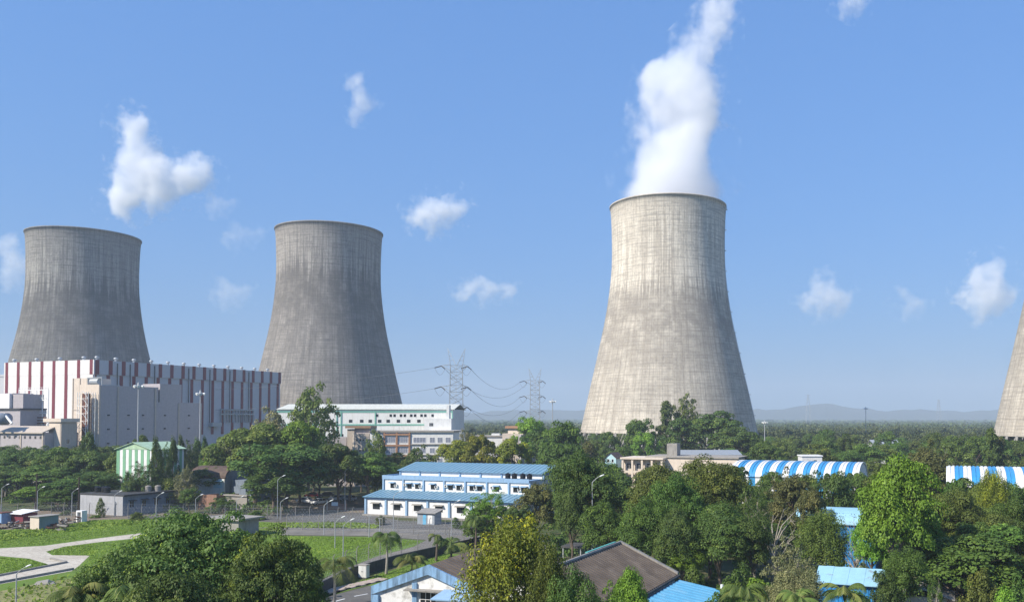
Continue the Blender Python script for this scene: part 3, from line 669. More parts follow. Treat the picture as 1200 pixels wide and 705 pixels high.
# ------------------------------------------------------------------ foreground gabled sheds
Q = wp(503, 661, 79); Q.z = 0
ga = thing('gabled_shed', 'stained white shed with peeling blue gable edge and barred window at bottom', 'building', Q, HEAD*.75)
hw, ze, zr, dep = 5.6, 6.3, 8.45, 19.5
mb = MB(); gable_walls(mb, -hw,hw,0,dep,ze,zr,'y'); mb.build('wall', 'mildew_wall', ga)
mb = MB(); sl = (zr-ze)/hw
for s_ in (-1,1):
    q = [(0,-.28,zr+.15),(s_*(hw+.3),-.28,ze+.05),(s_*(hw+.3),-.28,ze-.75),(0,-.28,zr-.75)]
    mb.hexa(q, [(p[0],-.003,p[2]) for p in q])
mb.box(-hw-.3,-hw+.45,-.27,-.003,0,ze-.75); mb.box(-1.65,-1.2,-.2,-.003,0,zr-1.6); mb.build('blue_border', 'blue_trim_old', ga)
def ribbed(mb, x0,z0,x1,z1,y0,y1,p=.35):
    n = int((y1-y0)/p)
    for i in range(n):
        a = y0+(y1-y0)*i/n; b = y0+(y1-y0)*(i+1)/n; h = .05 if i % 2 else 0
        q = [(x0,a,z0),(x1,a,z1),(x1,b,z1),(x0,b,z0)]; mb.hexa(q, [(v[0],v[1],v[2]+.06+h) for v in q])
mb = MB(); ribbed(mb, 0,zr,hw+.5,ze-.2,.0,dep); ribbed(mb, 0,zr,-hw-.5,ze-.2,.0,dep); mb.build('roof', 'asbestos', ga)
wo_ = window(ga, .2, -.003, 4.75, 2.1, 1.25, bars=3, frame='white_wall'); mb = MB(); mb.box(-1.05,1.05,-.055,-.031,.6,.66); mb.build('glazing_bar', 'white_wall', wo_)
mb = MB(); mb.box(-2.2,1.5,-.8,-.003,6.2,6.32); mb.build('ledge', 'old_concrete', ga)
po = MB(); po.box(1.5,5.3,-1.6,-.29,0,5.75); po.build('porch', 'white_clean', ga)
mb = MB(); q = [(1.2,-2.0,5.8),(5.7,-2.0,5.8),(5.6,-.29,6.35),(1.7,-.29,6.35)]; mb.hexa(q, [(p[0],p[1],p[2]+.12) for p in q]); mb.build('porch_roof', 'blue_trim', ga)
A_ = gp(727, 635, 8.5); Q = Vector((A_.x, A_.y, 0))
gb2 = thing('dark_roofed_shed', 'large shed with dark weathered fibre-cement roof right of the yellow tree', 'building', Q, HEAD)
hw, ze, zr, dep = 6.2, 5.6, 8.4, 24
mb = MB(); gable_walls(mb, -hw,hw,-dep,0,ze,zr,'y'); mb.build('wall', 'mildew_wall', gb2)
mb = MB(); ribbed(mb, 0,zr,hw+.4,ze-.2,-dep,0,.3); ribbed(mb, 0,zr,-hw-.4,ze-.2,-dep,0,.3); mb.build('roof', 'asbestos', gb2)
mb = MB(); mb.bar((0,-dep,zr+.14),(0,0,zr+.14),.16,n=6)
for s_ in (-1,1): mb.hexa([(0,-.25,zr-.1),(s_*(hw+.4),-.25,ze-.3),(s_*(hw+.4),.15,ze-.3),(0,.15,zr-.1)], [(0,-.25,zr+.3),(s_*(hw+.4),-.25,ze+.12),(s_*(hw+.4),.15,ze+.12),(0,.15,zr+.3)])
mb.build('roof_edge', 'old_concrete', gb2)
mb = MB(); mb.box(-.28,-.02,-9,-1.2,zr+.1,zr+.34); mb.build('ridge_patch', 'teal', gb2)
mb = MB(); mb.bar((hw+.55,-dep,ze-.25),(hw+.55,0,ze-.25),.13,n=6); mb.build('gutter', 'dark_grey', gb2)
bs = thing('blue_lean_to', 'lean-to with bright blue sheet roof on the right of the dark-roofed shed', 'shed', Q+E1*(hw+.8), HEAD)
mb = MB(); ribbed(mb, 0,5.0,5.2,4.15,-14,-1.0,.5); ribbed(mb, -.1,4.85,3.0,4.3,-24,-14.0,.5); mb.build('roof', 'sky_blue_sheet', bs)
mb = MB(); mb.box(.1,4.9,-13.8,-1.3,0,4.1); mb.build('wall', 'vivid_blue', bs)
mb = MB(); mb.lathe([(.18,4.3),(.18,5.0)], 10, 4.7, -1.3); mb.build('vent_pipe', 'lamp_white', bs)
cn = thing('flat_canopy', 'dark flat canopy on white posts behind the dark roof', 'canopy', gp(672, 668), HEAD)
mb = MB(); mb.box(-2,7,0,4,3.2,3.45); mb.build('roof', 'dark_concrete', cn)
for x in (-1.8,1,4,6.7): mb = MB(); mb.box(x,x+.15,.1,.25,0,3.2); mb.build('post', 'galv_pole', cn)
# ------------------------------------------------------------------ right-hand sheds
Q = wp(958, 676, 93); Q.z = 0
rs = thing('blue_shed', 'bright blue corrugated shed with pale blue rusting roof at bottom right', 'shed', Q, HEAD)
mb = MB(); mb.box(0,7,0,6,0,4.4)
for k in range(18): mb.box(.1+k*.385,.28+k*.385,-.06,-.003,.1,4.35)
mb.build('wall', 'vivid_blue', rs)
mb = MB(); corr(mb, -.3,7.4,-.5,4.3,3.2,5.5,.8,.03); corr(mb, -.3,7.4,6.6,4.6,3.2,5.5,.8,.03); mb.build('roof', 'pale_blue_sheet', rs)
Q = wp(1095, 660, 98); Q.z = 0
dt = thing('dark_concrete_tower', 'square dark stained concrete tank house behind the cream hut', 'tank house', Q, HEAD)
mb = MB(); mb.box(0,2.4,0,2.4,0,5.2); mb.build('wall', 'dark_concrete', dt); mb = MB(); mb.box(-.15,2.55,-.15,2.55,5.2,5.45); mb.build('cap', 'old_concrete', dt)
Q = wp(1055, 692, 91); Q.z = 0
wh = thing('cream_hut', 'small cream hut with sloping grey roof at bottom right', 'hut', Q, HEAD)
mb = MB(); mb.box(0,4.6,0,4,0,3.3); mb.build('wall', 'cream_wall', wh)
mb = MB(); q = [(-.5,-.6,3.35),(2.4,-.6,4.1),(2.4,4.4,4.1),(-.5,4.4,3.35)]; mb.hexa(q, [(p[0],p[1],p[2]+.1) for p in q]); q = [(2.4,-.6,4.1),(5.4,-.6,3.2),(5.4,4.4,3.2),(2.4,4.4,4.1)]; mb.hexa(q, [(p[0],p[1],p[2]+.1) for p in q]); mb.build('roof', 'old_concrete', wh)
window(wh, 3.6, -.003, 1.6, .9, 1.2)
Q = wp(1131, 668, 99); Q.z = 0
gh = thing('grey_hut', 'small grey hut with broken sheet roof half hidden by shrubs at right', 'hut', Q, HEAD)
mb = MB(); mb.box(0,3.4,0,3,0,3.6); mb.build('wall', 'old_concrete', gh)
mb = MB(); q = [(-.3,-.5,3.7),(3.8,-.5,3.7),(3.8,3.3,4.5),(-.3,3.3,4.5)]; mb.hexa(q, [(p[0],p[1],p[2]+.1) for p in q]); mb.build('roof', 'slab', gh)
Q = wp(933, 598, 128); Q.z = 0
bsd = thing('blue_barrel_shed', 'blue corrugated shed with curved peeling roof among trees at right', 'shed', Q, HEAD)
mb = MB(); mb.box(0,11.3,0,9,0,6.6)
for k in range(20): mb.box(11.303,11.36,.2+k*.45,.42+k*.45,.1,6.5)
for k in range(12): mb.box(6.6+k*.4,6.8+k*.4,-.06,-.003,.1,6.5)
mb.build('wall', 'vivid_blue', bsd)
mb = MB()
arc = [(4.5-4.9*math.cos(a), 6.5+1.9*math.sin(a)) for a in np.linspace(0, math.pi, 13)]
for (ya,za),(yb,zb) in zip(arc, arc[1:]): mb.hexa([(-.3,ya,za),(11.7,ya,za),(11.7,yb,zb),(-.3,yb,zb)], [(-.3,ya,za+.12),(11.7,ya,za+.12),(11.7,yb,zb+.12),(-.3,yb,zb+.12)])
mb.build('curved_roof', 'pale_blue_sheet', bsd)
mb = MB(); mb.box(0,4.2,-.1,-.003,0,5); mb.build('white_panel', 'white_wall', bsd)
def striped_shed(label, px0, px1, ptop, Y, period, rz, L):
    a = wp(px0, ptop, Y); z = a.z; a = a-E2*10; a.z = 0
    r = thing('striped_shed', label, 'shed', a, rz, 'blue and white striped sheds')
    wd, rise, eave = 20.0, 3.0, z-3.0
    mb = MB(); mb.m = 0; n = int(L/period*2)
    arc = [(wd/2-wd/2*math.cos(t), eave+rise*math.sin(t)) for t in np.linspace(0, math.pi, 19)]
    for k in range(n):
        mb.m = (k+1) % 2; sub = 4
        for s_ in range(sub):
            x0 = (k+s_/sub)*period/2; x1 = x0+period/2/sub; h = .14 if s_ % 2 else 0
            for (ya,za),(yb,zb) in zip(arc, arc[1:]):
                q = [(x0,ya,za),(x1,ya,za),(x1,yb,zb),(x0,yb,zb)]; mb.hexa(q, [(p[0],p[1],p[2]+.08+h) for p in q])
    mb.build('barrel_roof', ['stripe_blue','stripe_white'], r)
    mb = MB()
    for k in range(n): mb.m = (k+1) % 2; mb.box(k*period/2, (k+1)*period/2-.001, .25, wd-.25, 0, eave-.02)
    A = [(.2,.3,eave)]+[(.2,y,zz_-.1) for y, zz_ in arc[1:-1]]+[(.2,wd-.3,eave)]; mb.m = 1
    mb.hexa(A, [(n*period/2-.2, p[1], p[2]) for p in A]); mb.build('wall', ['stripe_blue','stripe_white'], r)
    return r
striped_shed('long blue and white striped barrel-roofed shed, left of the tall bright green tree', 866, 1019, 539.5, 200, 2.95, HEAD, 29.4)
striped_shed('blue and white striped shed running out at the right edge', 1109, 1235, 546.5, 158, 2.75, HEAD, 22)
Q = wp(940, 540, 222); zz = Q.z; Q.z = 0
wt = thing('white_roof_house', 'small white boxy house showing above the striped shed', 'building', Q, 0)
mb = MB(); mb.box(0,5.2,0,5,0,zz+1.2); mb.build('wall', 'white_wall', wt); mb = MB(); mb.box(-.2,5.4,-.2,5.2,zz+1.2,zz+1.5); mb.build('roof', 'white_clean', wt)
window(wt, 3.4, -.003, zz-.6, .6, .8, bars=0, frame='dark_grey')
Q = wp(1023, 517, 400); zz = Q.z; Q.z = 0
wf = thing('distant_shed', 'distant pale roofed shed in the green belt right of the lamp mast', 'shed', Q, 0)
mb = MB(); mb.box(0,12,0,8,0,zz-1); mb.build('wall', 'white_wall', wf); mb = MB(); gable_roof(mb, 0,12,0,8,zz-1,zz+.6,'x'); mb.build('roof', 'grey_sheet', wf)
# ------------------------------------------------------------------ left yard
ys_ = thing('grey_green_shed', 'small grey-green shed with flat roof and pale left side in the scrap yard', 'shed', gp(46, 620.5), HEAD)
mb = MB(); mb.box(-2.6,0,0,3.9,0,2.5); mb.build('wall', 'shed_green', ys_); mb = MB(); mb.box(-2.62,-.02,-.07,-.003,0,2.5); mb.build('front_wall', 'cream_wall', ys_)
mb = MB(); mb.box(-2.9,.2,-.3,4.2,2.5,2.65); mb.build('roof', 'slab', ys_)
mr = thing('maroon_shed', 'maroon shed with white sheet roof left of the grey-green shed', 'shed', gp(10, 612), HEAD)
mb = MB(); mb.box(0,4.5,0,3,0,2.0); mb.build('wall', 'maroon', mr); mb = MB(); q = [(-.4,-.6,1.95),(4.9,-.6,1.95),(4.9,3.2,2.5),(-.4,3.2,2.5)]; mb.hexa(q, [(p[0],p[1],p[2]+.1) for p in q]); mb.build('roof', 'white_clean', mr)
bl = thing('pale_blue_booth', 'pale blue booth cut by the left edge beside the scrap yard', 'booth', gp(-6, 613), HEAD)
mb = MB(); mb.box(0,2,0,2,0,2.2); mb.build('wall', 'blue_trim', bl); mb = MB(); mb.box(-.1,2.2,-.1,2.2,2.2,2.35); mb.build('roof', 'rust', bl)
df = thing('white_door_frame', 'white concrete frame like an empty doorway at the grass edge', 'frame', gp(89, 611), HEAD)
mb = MB(); mb.box(0,.35,0,1.2,0,2.1); mb.box(1.4,1.75,0,1.2,0,2.1); mb.box(0,1.75,0,1.2,2.1,2.4); mb.build('frame', 'white_clean', df)
mb = MB(); mb.box(.4,1.35,.8,.9,0,2.0); mb.build('door', 'dark_grey', df)
rng = random.Random(5)
labs = ['rusty pipes stacked by the fence','bent red scrap panel','pile of rusty girders','grey concrete blocks','stack of brown planks','orange rusted drum','tangle of thin rods','low heap of broken slabs','dark tyre-like ring','long brown beam']
for i in range(10):
    px = [2,14,22,28,36,57,66,75,72,84][i]; py = [619,617,619,616,619,619,617,614,621,612][i]
    r = thing('scrap_pile', labs[i]+' in the scrap yard '+['at the left edge','before the maroon shed','between the two small sheds','behind the grey-green shed','at the shed corner','right of the grey-green shed','below the black pole','near the white door frame','at the grass edge','beside the white door frame'][i], 'scrap', gp(px, py), rng.random()*3, 'scrap lying in the yard')
    mb = MB()
    for k in range(13):
        a = Vector((rng.uniform(-1.4,1.4), rng.uniform(-.8,.8), rng.uniform(.1,1.0))); b = a+Vector((rng.uniform(-1.9,1.9), rng.uniform(-.5,.5), rng.uniform(-.1,.3)))
        mb.m = rng.randrange(3); mb.bar(a, b, rng.uniform(.06,.2), n=5)
    mb.m = 2; mb.box(-1,.6,-.5,.5,0,.3); mb.build('scrap_metal', ['rust','dark_wood','slab'], r)
for px, pt, pb, lab in ((42.5,554,603,'tall thin black pole in the yard above the grey-green shed'), (92,558,606,'tall thin black pole beside the white door frame')):
    p = gp(px, pb); h = 22-(pt-490)*p.y/1000
    r = thing('utility_pole', lab, 'pole', p); MB().bar((0,0,0),(0,0,h),.19,.13,8).build('shaft', 'dark_wood', r); MB().box(-.5,.5,-.05,.05,h-.6,h-.5).build('cross_bar', 'dark_wood', r)
rk = thing('rock', 'grey broken slab lying on the dry lawn', 'rock', gp(50, 684), .3)
mb = MB(); mb.hexa([(-1,-.5,0),(.9,-.6,0),(1.1,.5,0),(-.8,.6,0)], [(-.6,-.2,.45),(.7,-.4,.3),(.6,.3,.6),(-.5,.3,.35)]); mb.hexa([(.7,-.5,0),(1.5,-.2,0),(1.4,.4,0),(.8,.3,0)], [(.8,-.2,.5),(1.2,0,.3),(1.2,.2,.35),(.9,.2,.4)]); mb.build('slab', 'slab', rk)
eb = thing('electrical_cabinet', 'pale grey electrical cabinet beside the palm-lined road', 'cabinet', gp(420, 677), HEAD)
mb = MB(); mb.box(0,1.3,0,.7,.15,1.8); mb.build('body', 'cabinet', eb); mb = MB(); mb.box(-.08,1.38,-.08,.78,1.8,1.92); mb.build('cap', 'slab', eb)
mb = MB(); mb.box(-.05,1.35,-.05,.75,0,.15); mb.build('plinth', 'dark_concrete', eb)
for k in range(2): mb = MB(); mb.box(.06+k*.62,.62+k*.62,-.03,-.003,.2,1.7); o = mb.build('door', 'cabinet', eb); MB().box(.52+k*.2,.56+k*.2,-.06,-.031,.9,1.05).build('handle', 'dark_grey', o)
# ------------------------------------------------------------------ cars
def car(label, px, py, rz, mat, kind=0):
    r = thing('parked_car', label, 'car', gp(px, py), rz, 'cars parked under the trees')
    L, W = 4.2, 1.7
    body = [(-2.1,.35),(-2.1,.8),(-2.0,.92),(-1.0,1.0),(2.0,.95),(2.1,.75),(2.1,.35)]
    mb = MB(); A = [(x,-W/2,z) for x, z in body]; mb.hexa(A, [(x,W/2,z) for x, z in body]); mb.build('body', mat, r)
    cab = [(-1.1,.98),(-.4,1.48),(1.1,1.5),(1.75,.96)]
    mb = MB(); A = [(x,-W/2+.08+(.12 if z > 1.2 else 0),z) for x, z in cab]; B = [(x,W/2-.08-(.12 if z > 1.2 else 0),z) for x, z in cab]; mb.hexa(A, B); mb.build('window_glass', 'glass', r)
    mb = MB(); mb.hexa([(-.42,-.68,1.485),(1.12,-.68,1.505),(1.12,.68,1.505),(-.42,.68,1.485)], [(-.3,-.6,1.54),(1.0,-.6,1.56),(1.0,.6,1.56),(-.3,.6,1.54)])
    for s_ in (-1,1):
        for x0, z0, x1, z1 in ((-1.1,.99,-.4,1.49),(.35,.98,.35,1.5),(1.75,.97,1.12,1.5)): mb.bar((x0,s_*(W/2-.05),z0),(x1,s_*(W/2-.18),z1),.045,n=4)
    mb.build('roof', mat, r)
    for x in (-1.3,1.3):
        for s_ in (-1,1):
            o = MB().bar((0,-.1,0),(0,.1,0),.31,n=16).build('wheel', 'rubber', r, loc=(x, s_*(W/2-.08), .31)); MB().bar((0,s_*.1,0),(0,s_*.12,0),.18,n=10).build('rim', 'galv', o)
    for s_ in (-1,1): MB().box(-2.13,-2.101,s_*.6-.18,s_*.6+.18,.62,.78).build('headlight', 'lamp_white', r); MB().box(2.101,2.13,s_*.62-.14,s_*.62+.14,.62,.82).build('tail_light', 'maroon', r)
car('white hatchback, leftmost of the parked white cars, side on', 357, 589, R(-15), 'car_white')
car('white car nose forward in the middle of the parked row', 374, 590.5, R(60), 'car_white')
car('white saloon parked behind the brown booth by the lamp pole', 395, 586, R(8), 'car_white')
car('dark red car behind the leftmost white hatchback', 366, 582.5, R(5), 'car_maroon')
car('dark car between the maroon car and the white saloon', 382, 582, R(20), 'car_dark')
car('silver car half hidden behind the lamp pole', 409, 586.5, R(-20), 'car_silver')
gbth = thing('gate_booth', 'low brown brick gate booth with white board beside the parked cars', 'booth', gp(383, 597), HEAD*.3)
mb = MB(); mb.box(0,4.8,0,.5,0,1.5); mb.box(-2.3,-.3,0,.5,0,1.1); mb.build('wall', 'brick', gbth); mb = MB(); mb.box(1.2,2.8,-.08,-.003,1.0,1.9); mb.build('notice_board', 'lamp_white', gbth)
for x in (0,4.6): mb = MB(); mb.box(x,x+.2,-.2,-.01,0,2.4); mb.build('post', 'cream_wall', gbth)
# ------------------------------------------------------------------ street lamps, masts
def lamp(px, pt, pb, lab, side=1, arm=1.4, curved=True):
    p = gp(px, pb); h = CH-(pt-490)*p.y/F
    r = thing('street_lamp', lab, 'street lamp', p, 0, 'street lamps of the yard')
    MB().bar((0,0,0),(0,0,h-.9),.085,.06,8).build('pole', 'galv_pole', r)
    pts = [(side*arm*t, 0, h-.9+.9*math.sin(t*math.pi/2)) for t in np.linspace(0, .75, 6)]
    MB().path(pts, .055, .04, 6).build('arm', 'galv_pole', r)
    x, _, z = pts[-1]; mb = MB(); d = Vector((side*.92,0,.38)).normalized(); q = Vector((x,0,z))
    mb.bar(q, q+d*.3, .06, .12, 8); mb.bar(q+d*.3, q+d*.68, .12, .07, 8); mb.build('lamp_head', 'lamp_white', r)
    return r
for a in [(1.5,567,603,'street lamp at the left edge above the scrap yard'),(43.5,570,604,'street lamp beside the left black pole'),(84,572,605,'street lamp left of the right-hand black pole'),
          (134,575,605,'street lamp before the lit end of the blue-grey block'),(183,577,608,'street lamp before the windows of the blue-grey block'),(229,579,608,'street lamp before the brick ruin'),
          (277,581,608,'street lamp above the concrete hut roof'),(328.5,583,609,'short street lamp beside the tallest one'),(325,557,607,'tallest street lamp in front of the dark trees'),
          (404,547,596,'tall street lamp beside the parked cars'),(379.5,586,626,'street lamp between road and green field, above the palm'),(392.5,605,642,'thin street lamp in the green field'),
          (402,608,660,'large curved street lamp in front of the green field'),(461,575,623,'tall thin street lamp before left end of the workshop'),(529,586,632,'street lamp right of the grey kiosk'),
          (694,557,673,'white street lamp rising out of the dark tree'),(18.6,662,712,'street lamp on the dry lawn at bottom left')]:
    lamp(*a)
for px, pt, pb, lab in ((432.5,603,629,'plain pole at the edge of the green field'),(445,606,624,'plain pole before the workshop corner')):
    p = gp(px, pb); h = CH-(pt-490)*p.y/F; r = thing('plain_pole', lab, 'pole', p); MB().bar((0,0,0),(0,0,h),.09,.07,8).build('shaft', 'galv_pole', r); MB().box(-.35,.35,-.06,.06,h-.1,h).build('bracket', 'galv_pole', r)
def mast(px, pt, Y, lab):
    q = wp(px, pt, Y); h = q.z; s_ = Y/240
    r = thing('light_mast', lab, 'light mast', (q.x, Y, 0), 0, 'tall floodlight masts')
    MB().bar((0,0,0),(0,0,h),.3,.16,8).build('shaft', 'galv_pole', r)
    MB().lathe([(.5,h-1),(.9,h-.9),(.9,h-.7),(.4,h-.6),(.2,h+.3)], 12).build('ring', 'galv_pole', r)
    for k in range(6):
        a = k*math.pi/3; c, s2 = math.cos(a), math.sin(a)
        mb = MB(); mb.bar((c*.8,s2*.8,h-.8),(c*1.35,s2*1.35,h-.95),.34,.42,6); mb.build('floodlight', 'lamp_white', r)
mast(162.5, 449, 240, 'tall floodlight mast in front of the grey bunker wall')
mast(235, 458, 262, 'tall floodlight mast before the right part of the striped hall')
mast(647.5, 468, 365, 'floodlight mast against the sky left of the pale cooling tower')
mast(1014.5, 477, 600, 'distant floodlight mast against the hills')
mast(896, 493, 420, 'short floodlight mast at right foot of the pale cooling tower')
# ------------------------------------------------------------------ fences
def fence(label, pts, h=2.7, sp=3.2):
    P = [gp(*p) for p in pts]; r = thing('perimeter_fence', label, 'fence', P[0]); o = P[0]
    pm = MB(); pm.bar((0,0,0),(0,0,h),.07,n=6); pm.bar((0,0,h),(.34,-.3,h+.5),.055,n=5); pme = pm.mesh('post', 'old_concrete')
    wm = MB()
    for p, q in zip(P, P[1:]):
        L = (q-p).length; n = max(1, int(L/sp))
        for i in range(n): x = p+(q-p)*i/n-o; link('post', pme, r, x)
        for z in [.15+.32*k for k in range(8)]: wm.bar(p-o+Vector((0,0,z)), q-o+Vector((0,0,z)), .014, n=3)
        for k in range(2): wm.bar(p-o+Vector((.12+.15*k,-.12-.13*k,h+.15+.2*k)), q-o+Vector((.12+.15*k,-.12-.13*k,h+.15+.2*k)), .012, n=3)
        for i in range(int(L/.8)):
            x = p+(q-p)*(i*.8/L)-o; y = p+(q-p)*min(1,((i+2.6)*.8/L))-o
            wm.bar(x+Vector((0,0,.1)), y+Vector((0,0,h-.1)), .007, n=3); wm.bar(x+Vector((0,0,h-.1)), y+Vector((0,0,.1)), .007, n=3)
    wm.build('wire_mesh', 'galv', r)
fence('far perimeter fence in front of the dark trees and parking', [(150,606),(330,608.5),(430,612)])
fence('perimeter fence between the verge and the green field', [(336,620),(430,622.5),(560,628)])
fence('near perimeter fence between the green field and the compound wall', [(340,704),(375,682),(418,664),(470,648),(560,633)])
fence('yard fence behind the scrap yard at left', [(-40,607),(60,604),(150,606)])
# ------------------------------------------------------------------ pylons and conductors
def pylon(px, pt, Y, label):
    q = wp(px, pt, Y); H = q.z
    r = thing('power_pylon', label, 'pylon', (q.x, Y, 0), R(8), 'lattice power pylons')
    hb = H-8.5
    wd = lambda z: 5.0+(3.3-5.0)*min(1, z/22) if z < 22 else 3.3+(2.9-3.3)*(z-22)/(hb-22)
    mb = MB(); zs = [0, 7, 13, 18, 22]+list(np.linspace(22, hb, 9)[1:])
    for z0, z1 in zip(zs, zs[1:]):
        a, b = wd(z0), wd(z1)
        for sx, sy, tx, ty in ((-1,-1,1,-1),(1,-1,1,1),(1,1,-1,1),(-1,1,-1,-1)):
            mb.bar((sx*a,sy*a,z0),(sx*b,sy*b,z1),.16,n=4)
            mb.bar((sx*a,sy*a,z0),(tx*b,ty*b,z1),.09,n=3); mb.bar((tx*a,ty*a,z0),(sx*b,sy*b,z1),.09,n=3)
            mb.bar((sx*b,sy*b,z1),(tx*b,ty*b,z1),.09,n=3)
        mb.bar((0,-a,z0),(0,-b,z1),.1,n=3)
    mb.build('lattice_body', 'galv', r)
    for s_ in (-1, 1):
        mb = MB(); tip = Vector((s_*4.3, 0, H))
        for x in (s_*2.9, s_*.2):
            for y in (-2.9, 2.9):
                base = Vector((x, y, hb)); mb.bar(base, tip, .11, n=4)
                for t in (.3, .55, .78):
                    mb.bar(base.lerp(tip, t), Vector((s_*2.9+s_*.2-x, y, hb)).lerp(tip, t), .06, n=3); mb.bar(base.lerp(tip, t), Vector((x, -y, hb)).lerp(tip, t), .06, n=3)
        mb.build('horn', 'galv', r)
    tips = []
    for z in (hb-.8, hb-11, hb-21):
        for s_ in (-1, 1):
            ext = 7.2 if s_ < 0 else 5.4
            mb = MB(); tip = Vector((s_*ext, -1.5 if s_ < 0 else 1.5, z+.6))
            for y in (-3, 3): mb.bar((s_*3,y,z-1.6),tip,.1,n=4); mb.bar((s_*3,y,z+1.3),tip,.1,n=4)
            for t in (.35,.65): mb.bar(Vector((s_*3,-3,z+1.3)).lerp(tip,t), Vector((s_*3,3,z+1.3)).lerp(tip,t),.06,n=3); mb.bar(Vector((s_*3,-3,z-1.6)).lerp(tip,t), Vector((s_*3,-3,z+1.3)).lerp(tip,t),.06,n=3)
            arm = mb.build('cross_arm', 'galv', r)
            for d, e in ((-3.6, -1.4), (2.0, -2.2)):
                e2 = tip+Vector((d*.9, 0, e*.75)); mb = MB()
                mb.bar(tip+Vector((0,0,-.1)), e2, .24, .24, 6); mb.build('insulator', 'insulator', arm)
                tips.append((s_, z, d, r.matrix_basis @ e2))
            j0 = tip+Vector((-3.24,0,-1.05)); j1 = tip+Vector((1.8,0,-1.65)); pts = [j0.lerp(j1, t)+Vector((0,0,-3.2*math.sin(math.pi*t))) for t in np.linspace(0,1,9)]
            MB().path(pts, .06, .06, 3).build('jumper_wire', 'wire', arm)
    return r, tips
bpy.context.view_layer.update()
p1, tp1 = pylon(535, 408, 420, 'nearer lattice power pylon at the right end of the white factory')
p2, tp2 = pylon(627, 431, 575, 'farther lattice power pylon against the sky left of the pale cooling tower')
def wire(label, a, b, sag):
    r = thing('power_line', label, 'cable', a, 0, 'power lines strung between the pylons')
    pts = [a.lerp(b, t)+Vector((0,0,-sag*4*t*(1-t)))-a for t in np.linspace(0, 1, 25)]
    MB().path(pts, .075, .075, 4).build('conductor', 'wire', r)
def T(tp, s_, i, d): return [t[3] for t in tp if t[0] == s_ and (t[2] < 0) == (d < 0)][i]
lev = ['top','middle','lowest']
for i in range(3):
    if i < 2: wire(lev[i]+' power line running left from the nearer pylon before the grey tower', T(tp1,-1,i,-1), wp(-40, [455,478,500][i], 470)+Vector((0,0,6)), 9)
    wire(lev[i]+' power line of the near side sagging between the two pylons', T(tp1,1,i,1), T(tp2,-1,i,-1), 7)
    wire(lev[i]+' power line of the far side sagging between the two pylons', T(tp1,-1,i,1), T(tp2,-1,i,1), 12)
for px, pt, Y, lab in ((947,462,2600,'faint distant pylon before the hills, left one'),(1100,468,2900,'faint distant pylon before the hills, right one')):
    q = wp(px, pt, Y); r = thing('distant_pylon', lab, 'pylon', (q.x, Y, 0), 0, 'faint pylons on the horizon'); mb = MB(); H = q.z
    for sx in (-1,1):
        for sy in (-1,1): mb.bar((sx*8,sy*8,0),(sx*1.5,sy*1.5,H),.7,n=4)
    for k in range(5): z = H*(.5+.12*k); a = 8-6.5*z/H; mb.bar((-a-6,0,z),(a+6,0,z),.5,n=4)
    mb.build('lattice_body', 'galv', r)
for px, lab in ((1128.5,'left one of two thin white poles in the far green belt'),(1131.5,'right one of two thin white poles in the far green belt')):
    q = wp(px, 512, 380); r = thing('white_post', lab, 'pole', (q.x, 380, 0), 0, 'twin thin white poles'); MB().bar((0,0,0),(0,0,q.z),.2,.16,6).build('shaft', 'lamp_white', r)
# ------------------------------------------------------------------ foliage meshes
def quads(name, P, N, L, W, tint, mats, rs, fold=.18):
    n = len(P); N = N/np.linalg.norm(N, axis=1, keepdims=True)
    rv = rs.normal(size=(n,3)); t = np.cross(N, rv); t /= np.linalg.norm(t, axis=1, keepdims=True); b = np.cross(N, t)
    L = (L*rs.uniform(.6,1.35,n))[:,None]; W = (W*rs.uniform(.6,1.35,n))[:,None]
    V = np.stack([P-t*L/2, P+b*W/2+N*L*fold, P+t*L/2, P-b*W/2+N*L*fold], 1).reshape(-1,3)
    return V, tint
def quad_mesh(name, V, tint, mat, edges_mb=None):
    me = bpy.data.meshes.new(name); n = len(V)//4
    me.vertices.add(4*n); me.vertices.foreach_set('co', V.astype(np.float32).ravel())
    me.loops.add(4*n); me.loops.foreach_set('vertex_index', np.arange(4*n, dtype=np.int32))
    me.polygons.add(n); me.polygons.foreach_set('loop_start', np.arange(0, 4*n, 4, dtype=np.int32)); me.polygons.foreach_set('loop_total', np.full(n, 4, dtype=np.int32))
    me.update(calc_edges=True)
    at = me.attributes.new('tint', 'FLOAT', 'FACE'); at.data.foreach_set('value', tint.astype(np.float32))
    me.materials.append(M[mat]); return me
def clump_leaves(rs, C, rc, n, leaf, flat=.7, droop=0, upb=.45):
    """leaves over the upper shell of each clump; returns P,N,tint"""
    k = len(C); tot = n*k; ci = np.repeat(np.arange(k), n)
    d = rs.normal(size=(tot,3)); d /= np.linalg.norm(d, axis=1, keepdims=True); d[:,2] = np.where(d[:,2] < -.35, -d[:,2], d[:,2])
    rad = rc[ci]*rs.uniform(.45, 1.0, tot)**.6
    P = C[ci]+d*rad[:,None]*np.array([1,1,flat]); P[:,2] -= droop*rs.uniform(0,1,tot)*rc[ci]
    N = d*.9+np.array([0,0,upb])+rs.normal(size=(tot,3))*.32
    tint = np.clip(rs.uniform(0,1,k)[ci]*.6+rs.uniform(0,.45,tot), 0, 1)
    return P, N, tint
def lumpy(rs, k=7):
    D = rs.normal(size=(k,3)); D /= np.linalg.norm(D, axis=1, keepdims=True); A = rs.uniform(-.42,.40,k)
    return lambda d: 1+sum(a*np.clip(d@q, 0, 1)**3 for a, q in zip(A, D))
